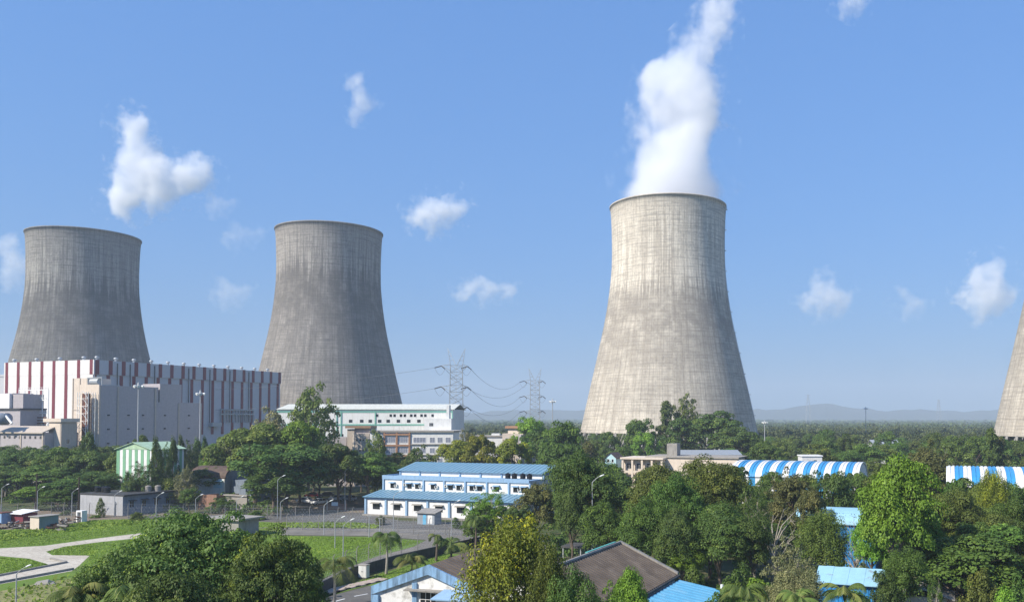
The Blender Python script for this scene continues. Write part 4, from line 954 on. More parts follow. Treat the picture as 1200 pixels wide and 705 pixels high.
def tree_proto(seed, form, nc, nl, leaf, mat):
    """crown + trunk meshes for a tree 10 m tall with a 5 m crown radius"""
    rs = np.random.RandomState(seed); f = lumpy(rs); H, Rr = 10.0, 5.0
    d = rs.normal(size=(nc,3)); d /= np.linalg.norm(d, axis=1, keepdims=True)
    if form in ('round','dense'):
        d[:,2] = np.where(d[:,2] < -.55, -d[:,2], d[:,2]); s = rs.uniform(.25,1,nc)**.45*f(d)
        C = d*s[:,None]*np.array([Rr*.84, Rr*.84, 3.6]); C[:,2] += 5.9; rc = rs.uniform(.55,1.5,nc); fl, dr = .7, 0
    elif form == 'umbrella':
        d[:,2] = np.abs(d[:,2]); s = rs.uniform(.3,1,nc)**.5*f(d)
        C = d*s[:,None]*np.array([Rr*.88, Rr*.88, 3.2]); C[:,2] += 6.0; C[:,2] += rs.uniform(-.5,.3,nc); rc = rs.uniform(.7,1.3,nc); fl, dr = .5, 0
    elif form == 'column':
        z = rs.uniform(.6, 9.7, nc); rr = 3.9*np.clip(1.15-(z/10)**2.2, .1, 1)*rs.uniform(.55,1,nc); a = rs.uniform(0,6.283,nc)
        C = np.stack([np.cos(a)*rr, np.sin(a)*rr, z], 1); rc = rs.uniform(.7,1.1,nc); fl, dr = 1.0, .9
    elif form == 'cone':
        z = rs.uniform(1.2, 9.8, nc); rr = 5.0*(1.03-z/10)**.9*rs.uniform(.1,1,nc); a = rs.uniform(0,6.283,nc)
        C = np.stack([np.cos(a)*rr, np.sin(a)*rr, z], 1); rc = rs.uniform(.5,1.0,nc); fl, dr = .6, .3
    elif form == 'sparse':
        s = rs.uniform(.2,1,nc)**.5*f(d)*1.1; C = d*s[:,None]*np.array([Rr*.85, Rr*.85, 4.3]); C[:,2] += 5.6; rc = rs.uniform(.4,.95,nc); fl, dr = .7, .3
    elif form == 'droop':
        d[:,2] = np.where(d[:,2] < -.7, -d[:,2], d[:,2]); s = rs.uniform(.25,1,nc)**.5*f(d)
        C = d*s[:,None]*np.array([Rr*.85, Rr*.85, 4.0]); C[:,2] += 5.7; rc = rs.uniform(.5,1.0,nc); fl, dr = .9, 1.6
    elif form == 'bush':
        d[:,2] = np.abs(d[:,2]); s = rs.uniform(.3,1,nc)**.5*f(d); C = d*s[:,None]*np.array([Rr*.85,Rr*.85,8.0]); C[:,2] += .8; rc = rs.uniform(.8,1.5,nc); fl, dr = 1.1, .3
    elif form == 'bare':
        s = rs.uniform(.5,1,nc)**.5; C = d*s[:,None]*np.array([Rr*.95,Rr*.95,4.5]); C[:,2] += 5.5; rc = rs.uniform(.3,.6,nc); fl, dr = .7, 0
    P, N, ti = clump_leaves(rs, C, rc, nl, leaf, fl, dr)
    V, ti = quads('', P, N, leaf, leaf*(.62 if form != 'droop' else .5), ti, mat, rs)
    crown = quad_mesh('crown', V, ti, mat)
    # trunk and limbs
    mb = MB(); top = {'column':9.5,'cone':9.6,'bush':4.0}.get(form, 5.2)
    w0 = .26 if form != 'bare' else .22
    pts = [Vector((rs.uniform(-.15,.15)*i, rs.uniform(-.15,.15)*i, top*i/4)) for i in range(5)]; pts[0] = Vector((0,0,-.2))
    mb.path(pts, w0, w0*.45 if top < 6 else .06, 8)
    sel = rs.permutation(nc)[:(14 if form not in ('bare','sparse') else 34)]
    for c in sel:
        c = Vector(C[c]); t = min(.95, max(.25, (c.z-1.8)/top*.8)); k = min(3, int(t*4)); s0 = pts[k].lerp(pts[k+1], t*4-k) if t*4-k <= 1 else pts[4]
        mid = s0.lerp(c, .5)+Vector((rs.uniform(-.3,.3), rs.uniform(-.3,.3), rs.uniform(-.1,.5)))
        mb.bar(s0, mid, .13, .07, 5); mb.bar(mid, c, .07, .025, 5)
        if form in ('bare','sparse'):
            for _ in range(5): q = mid.lerp(c, rs.uniform(.2,1)); mb.bar(q, q+Vector(rs.normal(size=3))*.75+Vector((0,0,.2)), .03, .012, 3)
    return crown, mb.mesh('trunk', 'pale_bark' if form in ('bare','sparse') else 'bark')
PROTO = {}
def proto(key, *a): PROTO[key] = tree_proto(*a)
fm = {}
for i in range(4): fm['round%d' % i] = (11+i, 'round', 80, 150, .36)
for i in range(2): fm['umbrella%d' % i] = (31+i, 'umbrella', 80, 140, .34)
for i in range(2): fm['near%d' % i] = (41+i, 'round', 130, 230, .22)
for i in range(2): fm['feather%d' % i] = (51+i, 'umbrella', 230, 170, .20)
for i in range(2): fm['column%d' % i] = (61+i, 'column', 90, 60, .45)
fm['cone0'] = (71, 'cone', 150, 60, .34); fm['sparse0'] = (72, 'sparse', 230, 34, .36); fm['sparse1'] = (73, 'sparse', 230, 60, .24)
fm['droop0'] = (74, 'droop', 210, 150, .22); fm['bare0'] = (75, 'bare', 60, 5, .22); fm['bush0'] = (76, 'bush', 70, 150, .42); fm['bush1'] = (77, 'bush', 60, 150, .42)
def get(form, mat):
    k = (form, mat)
    if k not in PROTO:
        base = [v for kk, v in PROTO.items() if kk[0] == form]
        if base:
            me = base[0][0].copy(); me.materials.clear(); me.materials.append(M[mat]); PROTO[k] = (me,)+base[0][1:]
        else:
            cr, tk = tree_proto(*fm[form], mat); co = np.empty(len(cr.vertices)*3, np.float32); cr.vertices.foreach_get('co', co); co = co.reshape(-1,3)
            PROTO[k] = (cr, tk, float(np.percentile(co[:,2], 99.7)), float(np.percentile(np.hypot(co[:,0], co[:,1]), 95)))
    return PROTO[k]
trs = random.Random(3)
def tree(px, top, hw, Y, form, mat, label, name='broadleaf_tree', cat='tree', group=None, H=None, asp=None):
    q = wp(px, top, Y); X = q.x; Ht = q.z if H is None else H; Rr = hw*Y/F
    r = thing(name, label, cat, (X, Y, 0), trs.uniform(0, 6.28), group)
    cr, tk, zt_, rt_ = get(form, mat)
    kx = Rr/rt_; kz = Ht/zt_
    r.scale = (kx, kx, kz)
    link('trunk', tk, r); link('crown', cr, r)
    return r
# near trees --------------------------------------------------------------------------------------------------
NEAR = [
 (230,602,84,62,'feather0','leaf_feather','tall feathery tree with yellow-green tips, highest of the bottom left clump'),
 (312,622,56,60,'feather1','leaf_feather','dark feathery tree on the right side of the bottom left clump'),
 (138,648,62,58,'feather1','leaf_feather','low feathery tree on the left side of the bottom left clump'),
 (190,672,70,52,'feather0','leaf_dark','shaded feathery tree at the very bottom of the left clump'),
 (600,608,57,62,'droop0','leaf_yellow','yellow flowering tree with drooping sprays at bottom centre'),
 (645,640,30,60,'droop0','leaf_olive','olive side tree right of the yellow flowering tree'),
 (662,668,36,57,'near0','leaf_dark','dark glossy tree below the dark-roofed shed'),
 (733,668,30,66,'near1','leaf_bright','lime green treetop poking in front of the dark roof'),
 (704,685,40,58,'sparse1','leaf_bright','thin light green sprig tree at bottom centre'),
 (800,622,25,104,'near0','leaf_bright','bright green leafy shrub at the right corner of the dark roof'),
 (820,668,24,92,'bush0','leaf_green','green bush beside the bright blue lean-to roof'),
 (925,632,36,80,'sparse1','leaf_grey','pale grey-green drooping tree left of the blue shed'),
 (935,668,34,78,'droop0','leaf_grey','pale willow-like lower tree left of the blue shed'),
 (962,598,30,104,'droop0','leaf_olive','olive weeping tree before the blue barrel shed'),
 (1048,536,47,96,'near1','leaf_bright','tall bright green tree between the two striped sheds'),
 (1022,592,24,100,'near0','leaf_bright','bright green left shoulder tree beside the tall bright tree'),
 (1082,592,25,101,'near0','leaf_bright','bright green right shoulder tree beside the tall bright tree'),
 (1056,641,27,88,'near0','leaf_green','dense rounded tree overhanging the blue shed roof'),
 (1036,668,18,86,'bush1','leaf_dark','dark bush against the right wall of the blue shed'),
 (1096,672,12,85,'sparse1','leaf_green','thin leafy sapling before the cream hut'),
 (1120,572,36,115,'near0','leaf_olive','olive green tree right of the tall bright tree'),
 (1165,552,21,128,'droop0','leaf_yellow','yellowish upright tree before the right striped shed'),
 (1160,602,38,108,'near1','leaf_olive','broad olive tree in the right-hand thicket'),
 (1192,584,28,112,'near0','leaf_green','green tree at the right edge below the striped shed'),
 (1150,666,22,88,'bush0','leaf_olive','olive shrub beside the grey hut'),
 (1184,642,26,98,'near0','leaf_olive','pale olive shrub tree at the right edge'),
 (1196,676,24,88,'bush1','leaf_green','green bush in the bottom right corner'),
 (1170,688,22,82,'bush0','leaf_bright','light green low bush near the bottom right corner'),
 (868,664,28,88,'bush1','leaf_green','green bush in the rough ground left of the pale willow tree'),
 (890,680,30,82,'bush0','leaf_bright','light green bush at the bottom left of the blue shed'),
 (846,690,28,80,'bush1','leaf_green','round bush below the blue lean-to'),
 (1010,694,24,80,'bush0','leaf_green','bush hiding the foot of the blue shed'),
 (905,588,38,108,'bare0','leaf_brown','leafless grey-branched tree in front of the blue barrel shed'),
 (1003,600,20,112,'bare0','leaf_brown','bare twisted tree against the blue corrugated wall'),
]
for t in NEAR: tree(*t)
MID = [
 (762,548,26,190,'round1','leaf_olive','olive treetop before the left part of the cream house'),
 (792,552,24,186,'round0','leaf_green','green treetop below the rooftop tank room of the cream house'),
 (822,547,26,184,'round3','leaf_olive','olive treetop hiding the right part of the cream house'),
 (858,545,24,172,'round2','leaf_dark','dark treetop hiding the left end of the left striped shed'),
 (1185,516,24,300,'round1','leaf_green','green tree at the foot of the right cooling tower'),
 (1200,520,22,290,'round2','leaf_dark','dark tree at the right edge below the right cooling tower'),
 (1150,522,20,290,'round0','leaf_green','green tree just left of the right cooling tower foot'),
 (905,553,24,165,'round1','leaf_green','green treetop against the lower edge of the left striped shed'),
 (942,555,22,168,'round0','leaf_olive','olive treetop below the middle of the left striped shed'),
 (1003,553,22,166,'round2','leaf_green','green treetop below the right end of the left striped shed'),
 (1118,562,18,138,'round3','leaf_green','small green treetop at the lower left of the right striped shed'),
 (1150,566,22,134,'round1','leaf_olive','olive treetop below the right striped shed'),
 (1190,566,22,136,'round0','leaf_dark','dark treetop at the right edge under the striped shed'),
 (76,598,7,196,'bush0','leaf_green','small bush beside the black pole in the left yard'),
 (112,603,6,190,'bush1','leaf_bright','small bright bush below the lit wall of the blue-grey block'),
 (160,600,8,186,'bush0','leaf_olive','olive bush under the windows of the blue-grey block'),
 (206,592,8,193,'bush1','leaf_green','green bush left of the brick ruin'),
 (300,598,9,186,'bush0','leaf_green','green bush behind the concrete hut along the fence'),
 (446,604,7,178,'bush1','leaf_olive','low bush at the front left corner of the workshop'),
 (535,606,6,172,'bush0','leaf_green','low bush right of the grey kiosk'),
 (20,598,9,198,'bush1','leaf_olive','olive scrub bush behind the maroon shed'),
 (573,572,29,150,'sparse1','leaf_bright','light green tree before the right end of the workshop'),
 (575,590,26,152,'round1','leaf_green','lower green tree before the workshop corner'),
 (628,567,25,138,'round0','leaf_brown','brownish tree right of the workshop'),
 (604,594,18,134,'round2','leaf_dark','dark low tree right of the workshop front'),
 (690,531,44,126,'near0','leaf_dark','big dark tree with a street lamp rising from it'),
 (670,563,22,122,'near1','leaf_dark','dark tree leaning left of the big dark tree'),
 (712,590,30,112,'near1','leaf_green','green tree in front of the big dark tree'),
 (765,545,38,122,'near1','leaf_olive','olive tree left of centre in the middle thicket'),
 (800,556,34,112,'near0','leaf_green','deep green tree in front of the middle thicket'),
 (832,537,44,118,'near0','leaf_olive','tallest olive tree right of centre in the middle thicket'),
 (748,585,30,108,'near0','leaf_green','lower green tree above the peak of the dark roof'),
 (788,595,26,104,'near1','leaf_dark','dark green tree behind the bright leafy shrub'),
 (845,590,36,104,'near1','leaf_dark','dark tree in the lower right of the middle thicket'),
 (884,560,24,112,'sparse1','leaf_dark','dark thin tree in front of the left striped shed end'),
 (880,600,26,104,'near0','leaf_dark','dark tree left of the bare grey tree'),
 (925,549,34,138,'sparse1','leaf_brown','brown feathery tree before the left striped shed'),
 (928,560,30,136,'round3','leaf_brown','dense brown tree below the left striped shed'),
 (976,553,24,140,'round2','leaf_dark','dark rounded tree below the right end of the left striped shed'),
 (950,575,24,126,'round0','leaf_brown','brown-olive tree between the striped shed and the blue barrel shed'),
 (1088,517,36,172,'sparse1','leaf_brown','reddish-brown bushy tree between the two striped sheds'),
 (1078,530,40,168,'round1','leaf_brown','dense brown-olive tree between the two striped sheds'),
 (1040,545,26,160,'round3','leaf_olive','olive tree behind the tall bright tree'),
 (1133,560,26,140,'umbrella0','leaf_dark','dark spreading tree below the right striped shed'),
 (1161,502,18,225,'cone0','leaf_dark','dark conical casuarina beside the right cooling tower'),
 (1172,512,16,228,'cone0','leaf_brown','brownish casuarina right of the dark conical one'),
 (300,497,52,220,'round0','leaf_olive','broad olive-green tree at upper left of the big central tree mass'),
 (352,494,32,222,'round1','leaf_bright','green dome-shaped tree below the long white factory'),
 (335,520,54,205,'round2','leaf_dark','very large dark tree behind the tallest street lamp'),
 (322,548,38,198,'round3','leaf_dark','dark tree standing low behind the left street lamps'),
 (266,515,24,246,'round1','leaf_brown','brownish tree between the cypress row and the big tree'),
 (362,450,32,262,'sparse0','leaf_olive','tall thin airy tree rising before the white factory'),
 (322,478,26,258,'sparse0','leaf_grey','tall thin greyish tree at the corner of the striped hall'),
 (398,520,34,214,'round3','leaf_dark','dark tree below the beige stair block'),
 (410,532,32,226,'round0','leaf_green','green tree above the parked cars'),
 (432,530,30,216,'umbrella1','leaf_green','spreading green tree left of the workshop'),
 (443,504,15,245,'sparse0','leaf_olive','slim pale-trunked tree in front of the orange framed office'),
 (460,545,26,225,'round2','leaf_dark','dark tree behind the upper left corner of the workshop'),
 (487,522,22,232,'sparse0','leaf_dark','dark thin tree in front of the white office'),
 (495,540,24,226,'round0','leaf_green','low green tree behind the workshop roof'),
 (532,516,26,240,'round1','leaf_yellow','leftmost of the three yellow-olive round trees behind the workshop'),
 (566,510,26,238,'round3','leaf_yellow','middle one of the three yellow-olive round trees behind the workshop'),
 (602,514,24,236,'round1','leaf_yellow','rightmost of the three yellow-olive round trees behind the workshop'),
 (548,504,14,262,'sparse0','leaf_grey','greyish thin tree at the foot of the nearer pylon'),
 (622,489,24,300,'round0','leaf_bright','green dome tree just below the farther pylon'),
 (636,505,26,275,'round2','leaf_dark','dark tree below the farther pylon'),
 (660,494,28,250,'round0','leaf_green','large green tree left of the pale tower legs'),
 (655,520,28,235,'round3','leaf_green','green tree above the right end of the workshop roof'),
 (690,515,18,262,'sparse0','leaf_brown','thin brown tree in front of the pale tower legs'),
 (715,506,16,330,'round1','leaf_dark','small dark round tree at the foot of the pale tower'),
 (748,491,19,335,'round2','leaf_green','green tree in front of the pale tower, left of the casuarinas'),
 (757,506,17,318,'round0','leaf_bright','light green low tree behind the cream house roof'),
 (781,470,20,340,'cone0','leaf_dark','dark feathery casuarina standing before the pale tower'),
 (803,462,18,345,'sparse0','leaf_olive','tall airy olive tree standing before the pale tower'),
 (795,490,24,330,'round3','leaf_dark','dark low tree under the casuarina of the pale tower'),
 (838,482,37,332,'umbrella0','leaf_dark','wide dark umbrella tree at the right foot of the pale tower'),
 (862,500,30,318,'umbrella1','leaf_dark','dark spreading tree right of the wide umbrella tree'),
 (103,506,14,236,'column1','leaf_dark','dark narrow treetop before the cream end of the bunker block'),
 (108,528,30,226,'round0','leaf_dark','dark tree left of the green striped shed'),
 (72,524,26,232,'round1','leaf_green','green tree below the beige service block'),
 (38,526,26,240,'round2','leaf_dark','dark green tree below the long annex'),
 (8,530,24,236,'round3','leaf_green','green tree at the left edge below the long annex'),
 (55,545,36,222,'umbrella0','leaf_green','broad green tree in the left tree belt'),
 (20,548,26,226,'round0','leaf_dark','dark tree behind the left edge palms'),
 (112,552,30,214,'round2','leaf_dark','dark rounded tree left of the striped shed foot'),
 (82,560,32,210,'round1','leaf_green','green tree above the right-hand black pole'),
 (42,570,22,206,'umbrella1','leaf_bright','low bright green tree in the left yard'),
 (68,574,22,204,'round3','leaf_green','low green tree right of the bright yard tree'),
 (168,541,20,207,'sparse1','leaf_dark','thin grey-green tree before the green striped shed'),
 (150,552,8,206,'column0','leaf_dark','small dark cypress before the green striped shed'),
 (160,560,14,204,'round0','leaf_dark','dark bushy tree behind the blue-grey block'),
 (188,560,20,208,'bush0','leaf_olive','olive bush behind the blue-grey block roof'),
 (218,545,13,207,'sparse1','leaf_grey','thin grey tree in front of the barrel-roofed house'),
 (222,572,12,200,'round2','leaf_green','small green tree beside the blue-grey block'),
 (262,582,16,200,'bush1','leaf_green','green bush beside the brick ruin'),
 (118,583,5,191,'column0','leaf_olive','small narrow shrub against the lit wall of the blue-grey block'),
 (250,520,14,240,'round3','leaf_bright','bright treetop right of the cypress row'),
 (165,510,12,245,'round1','leaf_green','low round treetop behind the green striped shed'),
 (556,604,16,146,'round3','leaf_dark','dark small tree at the right end of the compound wall'),
]
for t in MID: tree(*t)
for i, (px, top) in enumerate([(183,512),(193,519),(203,513),(212,510),(222,516),(231,514),(240,512)]):
    tree(px, top, [9,11,8,7,12,9,7][i], (209 if i < 3 else 251)+(i % 3)*3, ['column0','sparse1','column1','column0','sparse1','column1','column0'][i], 'leaf_dark',
         ['first from left of the dark narrow cypress-like trees by the green striped shed','second from left of the dark narrow cypress-like trees','third from left of the dark narrow cypress-like trees','middle one of the seven dark narrow cypress-like trees','fifth from left of the dark narrow cypress-like trees','sixth from left of the dark narrow cypress-like trees','rightmost of the dark narrow cypress-like trees, by the hall lattice'][i],
         'columnar_tree', 'tree', 'row of dark narrow trees')
# belt trees: individuals in a group
bl_ = random.Random(9); forms = ['round0','round1','round2','round3','umbrella0','umbrella1']; mats_ = ['leaf_green','leaf_dark','leaf_olive','leaf_green','leaf_dark','leaf_olive']
KEEP = {
    'green belt beyond the striped sheds': [0,1,2,3,4,5,6,7,8,11,12,13,14,15,17,18,19,20,23,24,26,27,30,31,33,34,35,38,39,43,44,49,50,52,54,56,57,58,60,64,65,67,68],
    'green belt below the pylons': [0,3,6,11,18,21],
    'trees at pale tower foot': [2,3,4,5,6,8,12,14,15],
    'tree belt below the power hall': [0,1,2,3,4,7,8,10,15,16,20,21,22,23,24],
    'wood right of the workshop': [0,2,3,5,8,11,13],
    'wood below the striped sheds': [1,2,5,13,14,18,20,26],
    'right-hand thicket': [0,1,2,7,10],
    'trees behind the parked cars': [0,1,3,4,6,8,9,11,13],
}
WORD = {'leaf_green':'mid green','leaf_dark':'dark green','leaf_olive':'olive','leaf_brown':'brownish'}
ORD = ['first','second','third','fourth','fifth','sixth','seventh','eighth','ninth','tenth','eleventh','twelfth','thirteenth','fourteenth','fifteenth','sixteenth','seventeenth','eighteenth','nineteenth','twentieth']
def belt(n, x0, x1, Y0, Y1, h0, h1, label, group):
    made = []
    for i in range(n):
        t = ((i*0.618) % 1); Y = Y0+(Y1-Y0)*(i/n); px = x0+(x1-x0)*((i*.6180339+bl_.uniform(-.03,.03)) % 1)
        H = bl_.uniform(h0, h1); k = bl_.randrange(6)
        wv, mt = bl_.uniform(4.2,6.8)/Y*1000, mats_[bl_.randrange(6)]
        if group in KEEP and i not in KEEP[group]: continue
        o = tree(px, 400, wv, Y, forms[k], mt, label, 'broadleaf_tree', 'tree', group, H=H); o['bi'] = i
        made.append((px, Y, mt, forms[k][:3] == 'umb', o))
    rows = {}
    ymid = sorted(m_[1] for m_ in made)[len(made)//2] if made else 0
    for m_ in made: rows.setdefault((m_[2], m_[3], m_[1] > ymid), []).append(m_)
    for (mt, um, far), L_ in rows.items():
        L_.sort(key=lambda q: q[0])
        for j, q in enumerate(L_):
            q[4]['label'] = '%s from left of the %s %s %s trees, %s' % (ORD[j], 'farther' if far else 'nearer', WORD[mt], 'flat-crowned' if um else 'round-crowned', group)
            if len(L_) == 1: q[4]['label'] = 'the only %s %s %s tree, %s' % ('farther' if far else 'nearer', WORD[mt], 'flat-crowned' if um else 'round-crowned', group)
belt(70, 868, 1215, 240, 470, 9, 17, 'one of the rounded green trees packed in the belt beyond the striped sheds', 'green belt beyond the striped sheds')
belt(22, 560, 700, 330, 470, 10, 14, 'one of the rounded green trees in the belt below the farther pylon', 'green belt below the pylons')
belt(16, 690, 880, 285, 400, 8, 12, 'one of the low trees around the foot of the pale cooling tower', 'trees at pale tower foot')
belt(26, -30, 150, 225, 300, 9, 13, 'one of the rounded dark trees of the belt at the foot of the power hall', 'tree belt below the power hall')
belt(16, 655, 730, 150, 230, 8, 11.5, 'one of the rounded trees filling the wood right of the workshop', 'wood right of the workshop')
belt(30, 860, 1210, 125, 190, 6, 9, 'one of the low trees filling the wood below the striped sheds', 'wood below the striped sheds')
belt(18, 1125, 1230, 95, 150, 6.5, 10, 'one of the shrubby trees filling the right-hand thicket', 'right-hand thicket')
belt(14, 240, 470, 232, 262, 8, 12, 'one of the low trees behind the parked cars', 'trees behind the parked cars')
# ------------------------------------------------------------------ palms
def palm(px, pb, pt, rad, label, n=15, droop=1.0, trunk='bark', Y=None, brown=0):
    if Y is None: p = gp(px, pb)
    else: q = wp(px, pt, Y); p = Vector((q.x, Y, 0))
    Y = p.y; h = CH-(pt-490)*Y/F; Rm = rad*Y/F
    r = thing('palm_tree', label, 'palm', p, 0, 'palm trees'); rs = np.random.RandomState(int(px*7) % 9999)
    pts = [Vector((.12*math.sin(t*3), 0, h*t)) for t in np.linspace(0, 1, 7)]
    MB().path(pts, .2, .12, 8).build('trunk', trunk, r)
    P4 = []; ti = []
    for i in range(n):
        a = 2.4*i+rs.uniform(-.2,.2); up = rs.uniform(.1, 1.35); L = Rm*1.45*rs.uniform(.85,1.1)
        c = Vector((math.cos(a), math.sin(a), 0)); side = Vector((-c.y, c.x, 0)); tt = rs.uniform(0, .8)
        pos = Vector(pts[-1]); el = up; sp = []
        for k in range(15):
            sp.append((Vector(pos), c*math.cos(el)+Vector((0,0,math.sin(el))))); pos += (c*math.cos(el)+Vector((0,0,math.sin(el))))*L/14; el -= (.09+.08*up)*droop*1.15*(.5+k/14)
        for k in range(14):
            p0, d0 = sp[k]; p1, _ = sp[k+1]
            P4.append([p0-side*.025, p0+side*.025, p1+side*.025, p1-side*.025]); ti.append(.9)
            if k < 2: continue
            for m_ in range(2):
                q = p0.lerp(p1, m_/2)
                for s_ in (-1,1):
                    ll = L*.28*math.sin(math.pi*min(1, (k+m_/2)/14*.9+.08))**.7; tip = q+side*s_*ll*.75+d0*ll*.5+Vector((0,0,-ll*(.35+.35*rs.uniform())))
                    wv = d0*.055; P4.append([q-wv, q+wv, tip+wv*.3, tip-wv*.3]); ti.append(tt+rs.uniform(0,.2))
    V = np.array([[tuple(v) for v in f4] for f4 in P4]).reshape(-1,3)
    link('fronds', quad_mesh('fronds', V, np.clip(np.array(ti), 0, 1), 'leaf_palm'), r)
    MB().lathe([(.14,h-.5),(.2,h-.1),(.16,h+.25)], 8).build('crown_shaft', 'leaf_palm', r)
    return r
palm(391, 714, 662, 26, 'large palm beside the road, lowest and nearest of the roadside palms', 14, 1.2, 'pale_bark')
palm(452.5, 672, 629, 20, 'tall drooping palm right of the electrical cabinet', 15, 1.4, 'pale_bark')
palm(482, 672, 656, 17, 'squat bushy palm behind the gabled shed', 20, .95)
palm(511, 657, 627, 10, 'thin ragged palm with few fronds on the roadside lawn', 7, 1.4, 'bark')
palm(528, 655, 638, 18, 'leafy palm right of the thin ragged palm', 18, .95)
palm(557, 646, 608, 14, 'dark palm in front of the workshop corner tree', 14, 1.3)
palm(92, 0, 697, 30, 'palm crown at the bottom edge under the feathery trees, left one', 16, 1, Y=55)
palm(155, 0, 698, 32, 'palm crown at the bottom edge under the feathery trees, right one', 16, 1.1, Y=54)
palm(872, 0, 695, 26, 'palm crown at the bottom edge left of the blue shed', 16, 1, Y=72)
palm(990, 0, 695, 26, 'palm crown in front of the blue shed wall', 16, .9, Y=76)
palm(935, 0, 700, 24, 'palm crown at the bottom edge below the pale willow tree', 16, 1.1, Y=74)
for px, t, lab in ((6,551,'leftmost of the three small palms at the left edge'),(23,553,'middle one of the three small palms at the left edge'),(29,550,'rightmost of the three small palms at the left edge')):
    palm(px, 585, t, 8, lab, 11, 1.1, 'pale_bark')
# ------------------------------------------------------------------ far woods, undergrowth, grass (stuff)
def scatter_mesh(name, kinds, pos, scl, hgt, mats, rs, nface, leaf):
    allV = []; allT = []; allM = []
    protoV = []
    for s in range(5):
        r2 = np.random.RandomState(100+s); nc = max(6, nface//12); d = r2.normal(size=(nc,3)); d /= np.linalg.norm(d, axis=1, keepdims=True); d[:,2] = np.abs(d[:,2])
        C = d*(r2.uniform(.4,1,nc)**.5*lumpy(r2)(d))[:,None]*np.array([.82,.82,.62]); C[:,2] += .32
        P, N, ti = clump_leaves(r2, C, r2.uniform(.18,.34,nc), nface//nc, leaf, .65); V, ti = quads('', P, N, leaf, leaf*.75, ti, None, r2); protoV.append((V, ti))
    for i in range(len(pos)):
        V, ti = protoV[rs.randint(5)]; a = rs.uniform(0, 6.28); ca, sa = math.cos(a), math.sin(a)
        W = np.empty_like(V); W[:,0] = (V[:,0]*ca-V[:,1]*sa)*scl[i]+pos[i,0]; W[:,1] = (V[:,0]*sa+V[:,1]*ca)*scl[i]+pos[i,1]; W[:,2] = V[:,2]*hgt[i]
        allV.append(W); allT.append(np.clip(ti*.7+rs.uniform(-.1,.4), 0, 1))
    me = quad_mesh(name, np.concatenate(allV), np.concatenate(allT), mats)
    return link(name, me)
rs = np.random.RandomState(4)
def wedge(n, Y0, Y1, pw=1.0):
    Y = Y0+(Y1-Y0)*rs.uniform(0,1,n)**pw; u = rs.uniform(-.78,.62,n); return np.stack([u*Y, Y], 1)
def clear(p, pads):
    k = np.ones(len(p), bool)
    for (x, y, r_) in pads: k &= (p[:,0]-x)**2+(p[:,1]-y)**2 > r_*r_
    return p[k]
pads = [(-362,580,62),(-189,565,62),(31,500,62),(230,392,62)]
def off_hall(p):
    q = (p-np.array([-230,377.])); a = q@np.array([.9305,-.3662]); b = q@np.array([.3662,.9305]); return p[~((a > -85) & (a < 3) & (b > -3) & (b < 118))]
p = off_hall(clear(wedge(3600, 455, 1100, 1.15), pads)); n = len(p)
o = scatter_mesh('far_wood', None, p, rs.uniform(5,8.5,n), rs.uniform(9,14,n), 'leaf_far', rs, 200, .17); tag(o, 'wide green wood beyond the cooling towers', 'woodland', kind='stuff')
p = wedge(5200, 1100, 3200, 1.3); n = len(p)
o = scatter_mesh('distant_wood', None, p, rs.uniform(9,16,n), rs.uniform(9,16,n), 'leaf_far', rs, 64, .32); tag(o, 'hazy flat woodland reaching to the horizon', 'woodland', kind='stuff')
p = wedge(2600, 3200, 5400, 1.0); n = len(p)
o = scatter_mesh('horizon_wood', None, p, rs.uniform(25,50,n), rs.uniform(9,18,n), 'leaf_far', rs, 24, .6); tag(o, 'pale blue-green strip of woodland at the foot of the hills', 'woodland', kind='stuff')
def in_px(p, box):
    u = p[:,0]/p[:,1]*F+PX; v = 490+22000/p[:,1]; return (u > box[0]) & (u < box[2]) & (v > box[1]) & (v < box[3])
def blocks(p):
    k = np.ones(len(p), bool)
    for (o_, x0, x1, y0, y1) in ((b9,-1,40,-4,27),(ga,-6,6.5,-3,31),(gb2,-7,12.5,-25,1),(rs_,-.5,8,-1,7),(bsd,-.5,12,-.5,10),(wh,-.5,5,-.5,4.5)):
        c, s = math.cos(-o_.rotation_euler.z), math.sin(-o_.rotation_euler.z); qx = p[:,0]-o_.location.x; qy = p[:,1]-o_.location.y
        a = qx*c-qy*s; b = qx*s+qy*c; k &= ~((a > x0) & (a < x1) & (b > y0) & (b < y1))
    return k
rs_ = bsd if False else [o for o in bpy.data.objects if o.name == 'blue_shed'][0]
p = np.concatenate([wedge(5200, 70, 330, .8)]); p = off_hall(p)
k = blocks(p) & (((in_px(p,(560,575,1300,900))) | in_px(p,(-100,560,95,596)) | in_px(p,(690,540,1300,640)) | in_px(p,(250,570,345,606)) | in_px(p,(60,700,380,900)))) & ~in_px(p,(340,575,470,640)) & ~in_px(p,(360,600,640,660))
p = p[k]; n = len(p)
o = scatter_mesh('undergrowth', None, p, rs.uniform(.9,2.2,n), rs.uniform(.8,3.2,n), 'leaf_green', rs, 70, .26); tag(o, 'tangled green undergrowth between the trees', 'undergrowth', kind='stuff')
def poly_scatter(pts, n):
    P = np.array([tuple(gp(*q).xy) for q in pts]); lo, hi = P.min(0), P.max(0); q = rs.uniform(lo, hi, (n,2)); inside = np.zeros(n, bool); j = len(P)-1
    for i in range(len(P)):
        c = ((P[i,1] > q[:,1]) != (P[j,1] > q[:,1])) & (q[:,0] < (P[j,0]-P[i,0])*(q[:,1]-P[i,1])/(P[j,1]-P[i,1]+1e-9)+P[i,0]); inside ^= c; j = i
    return q[inside]
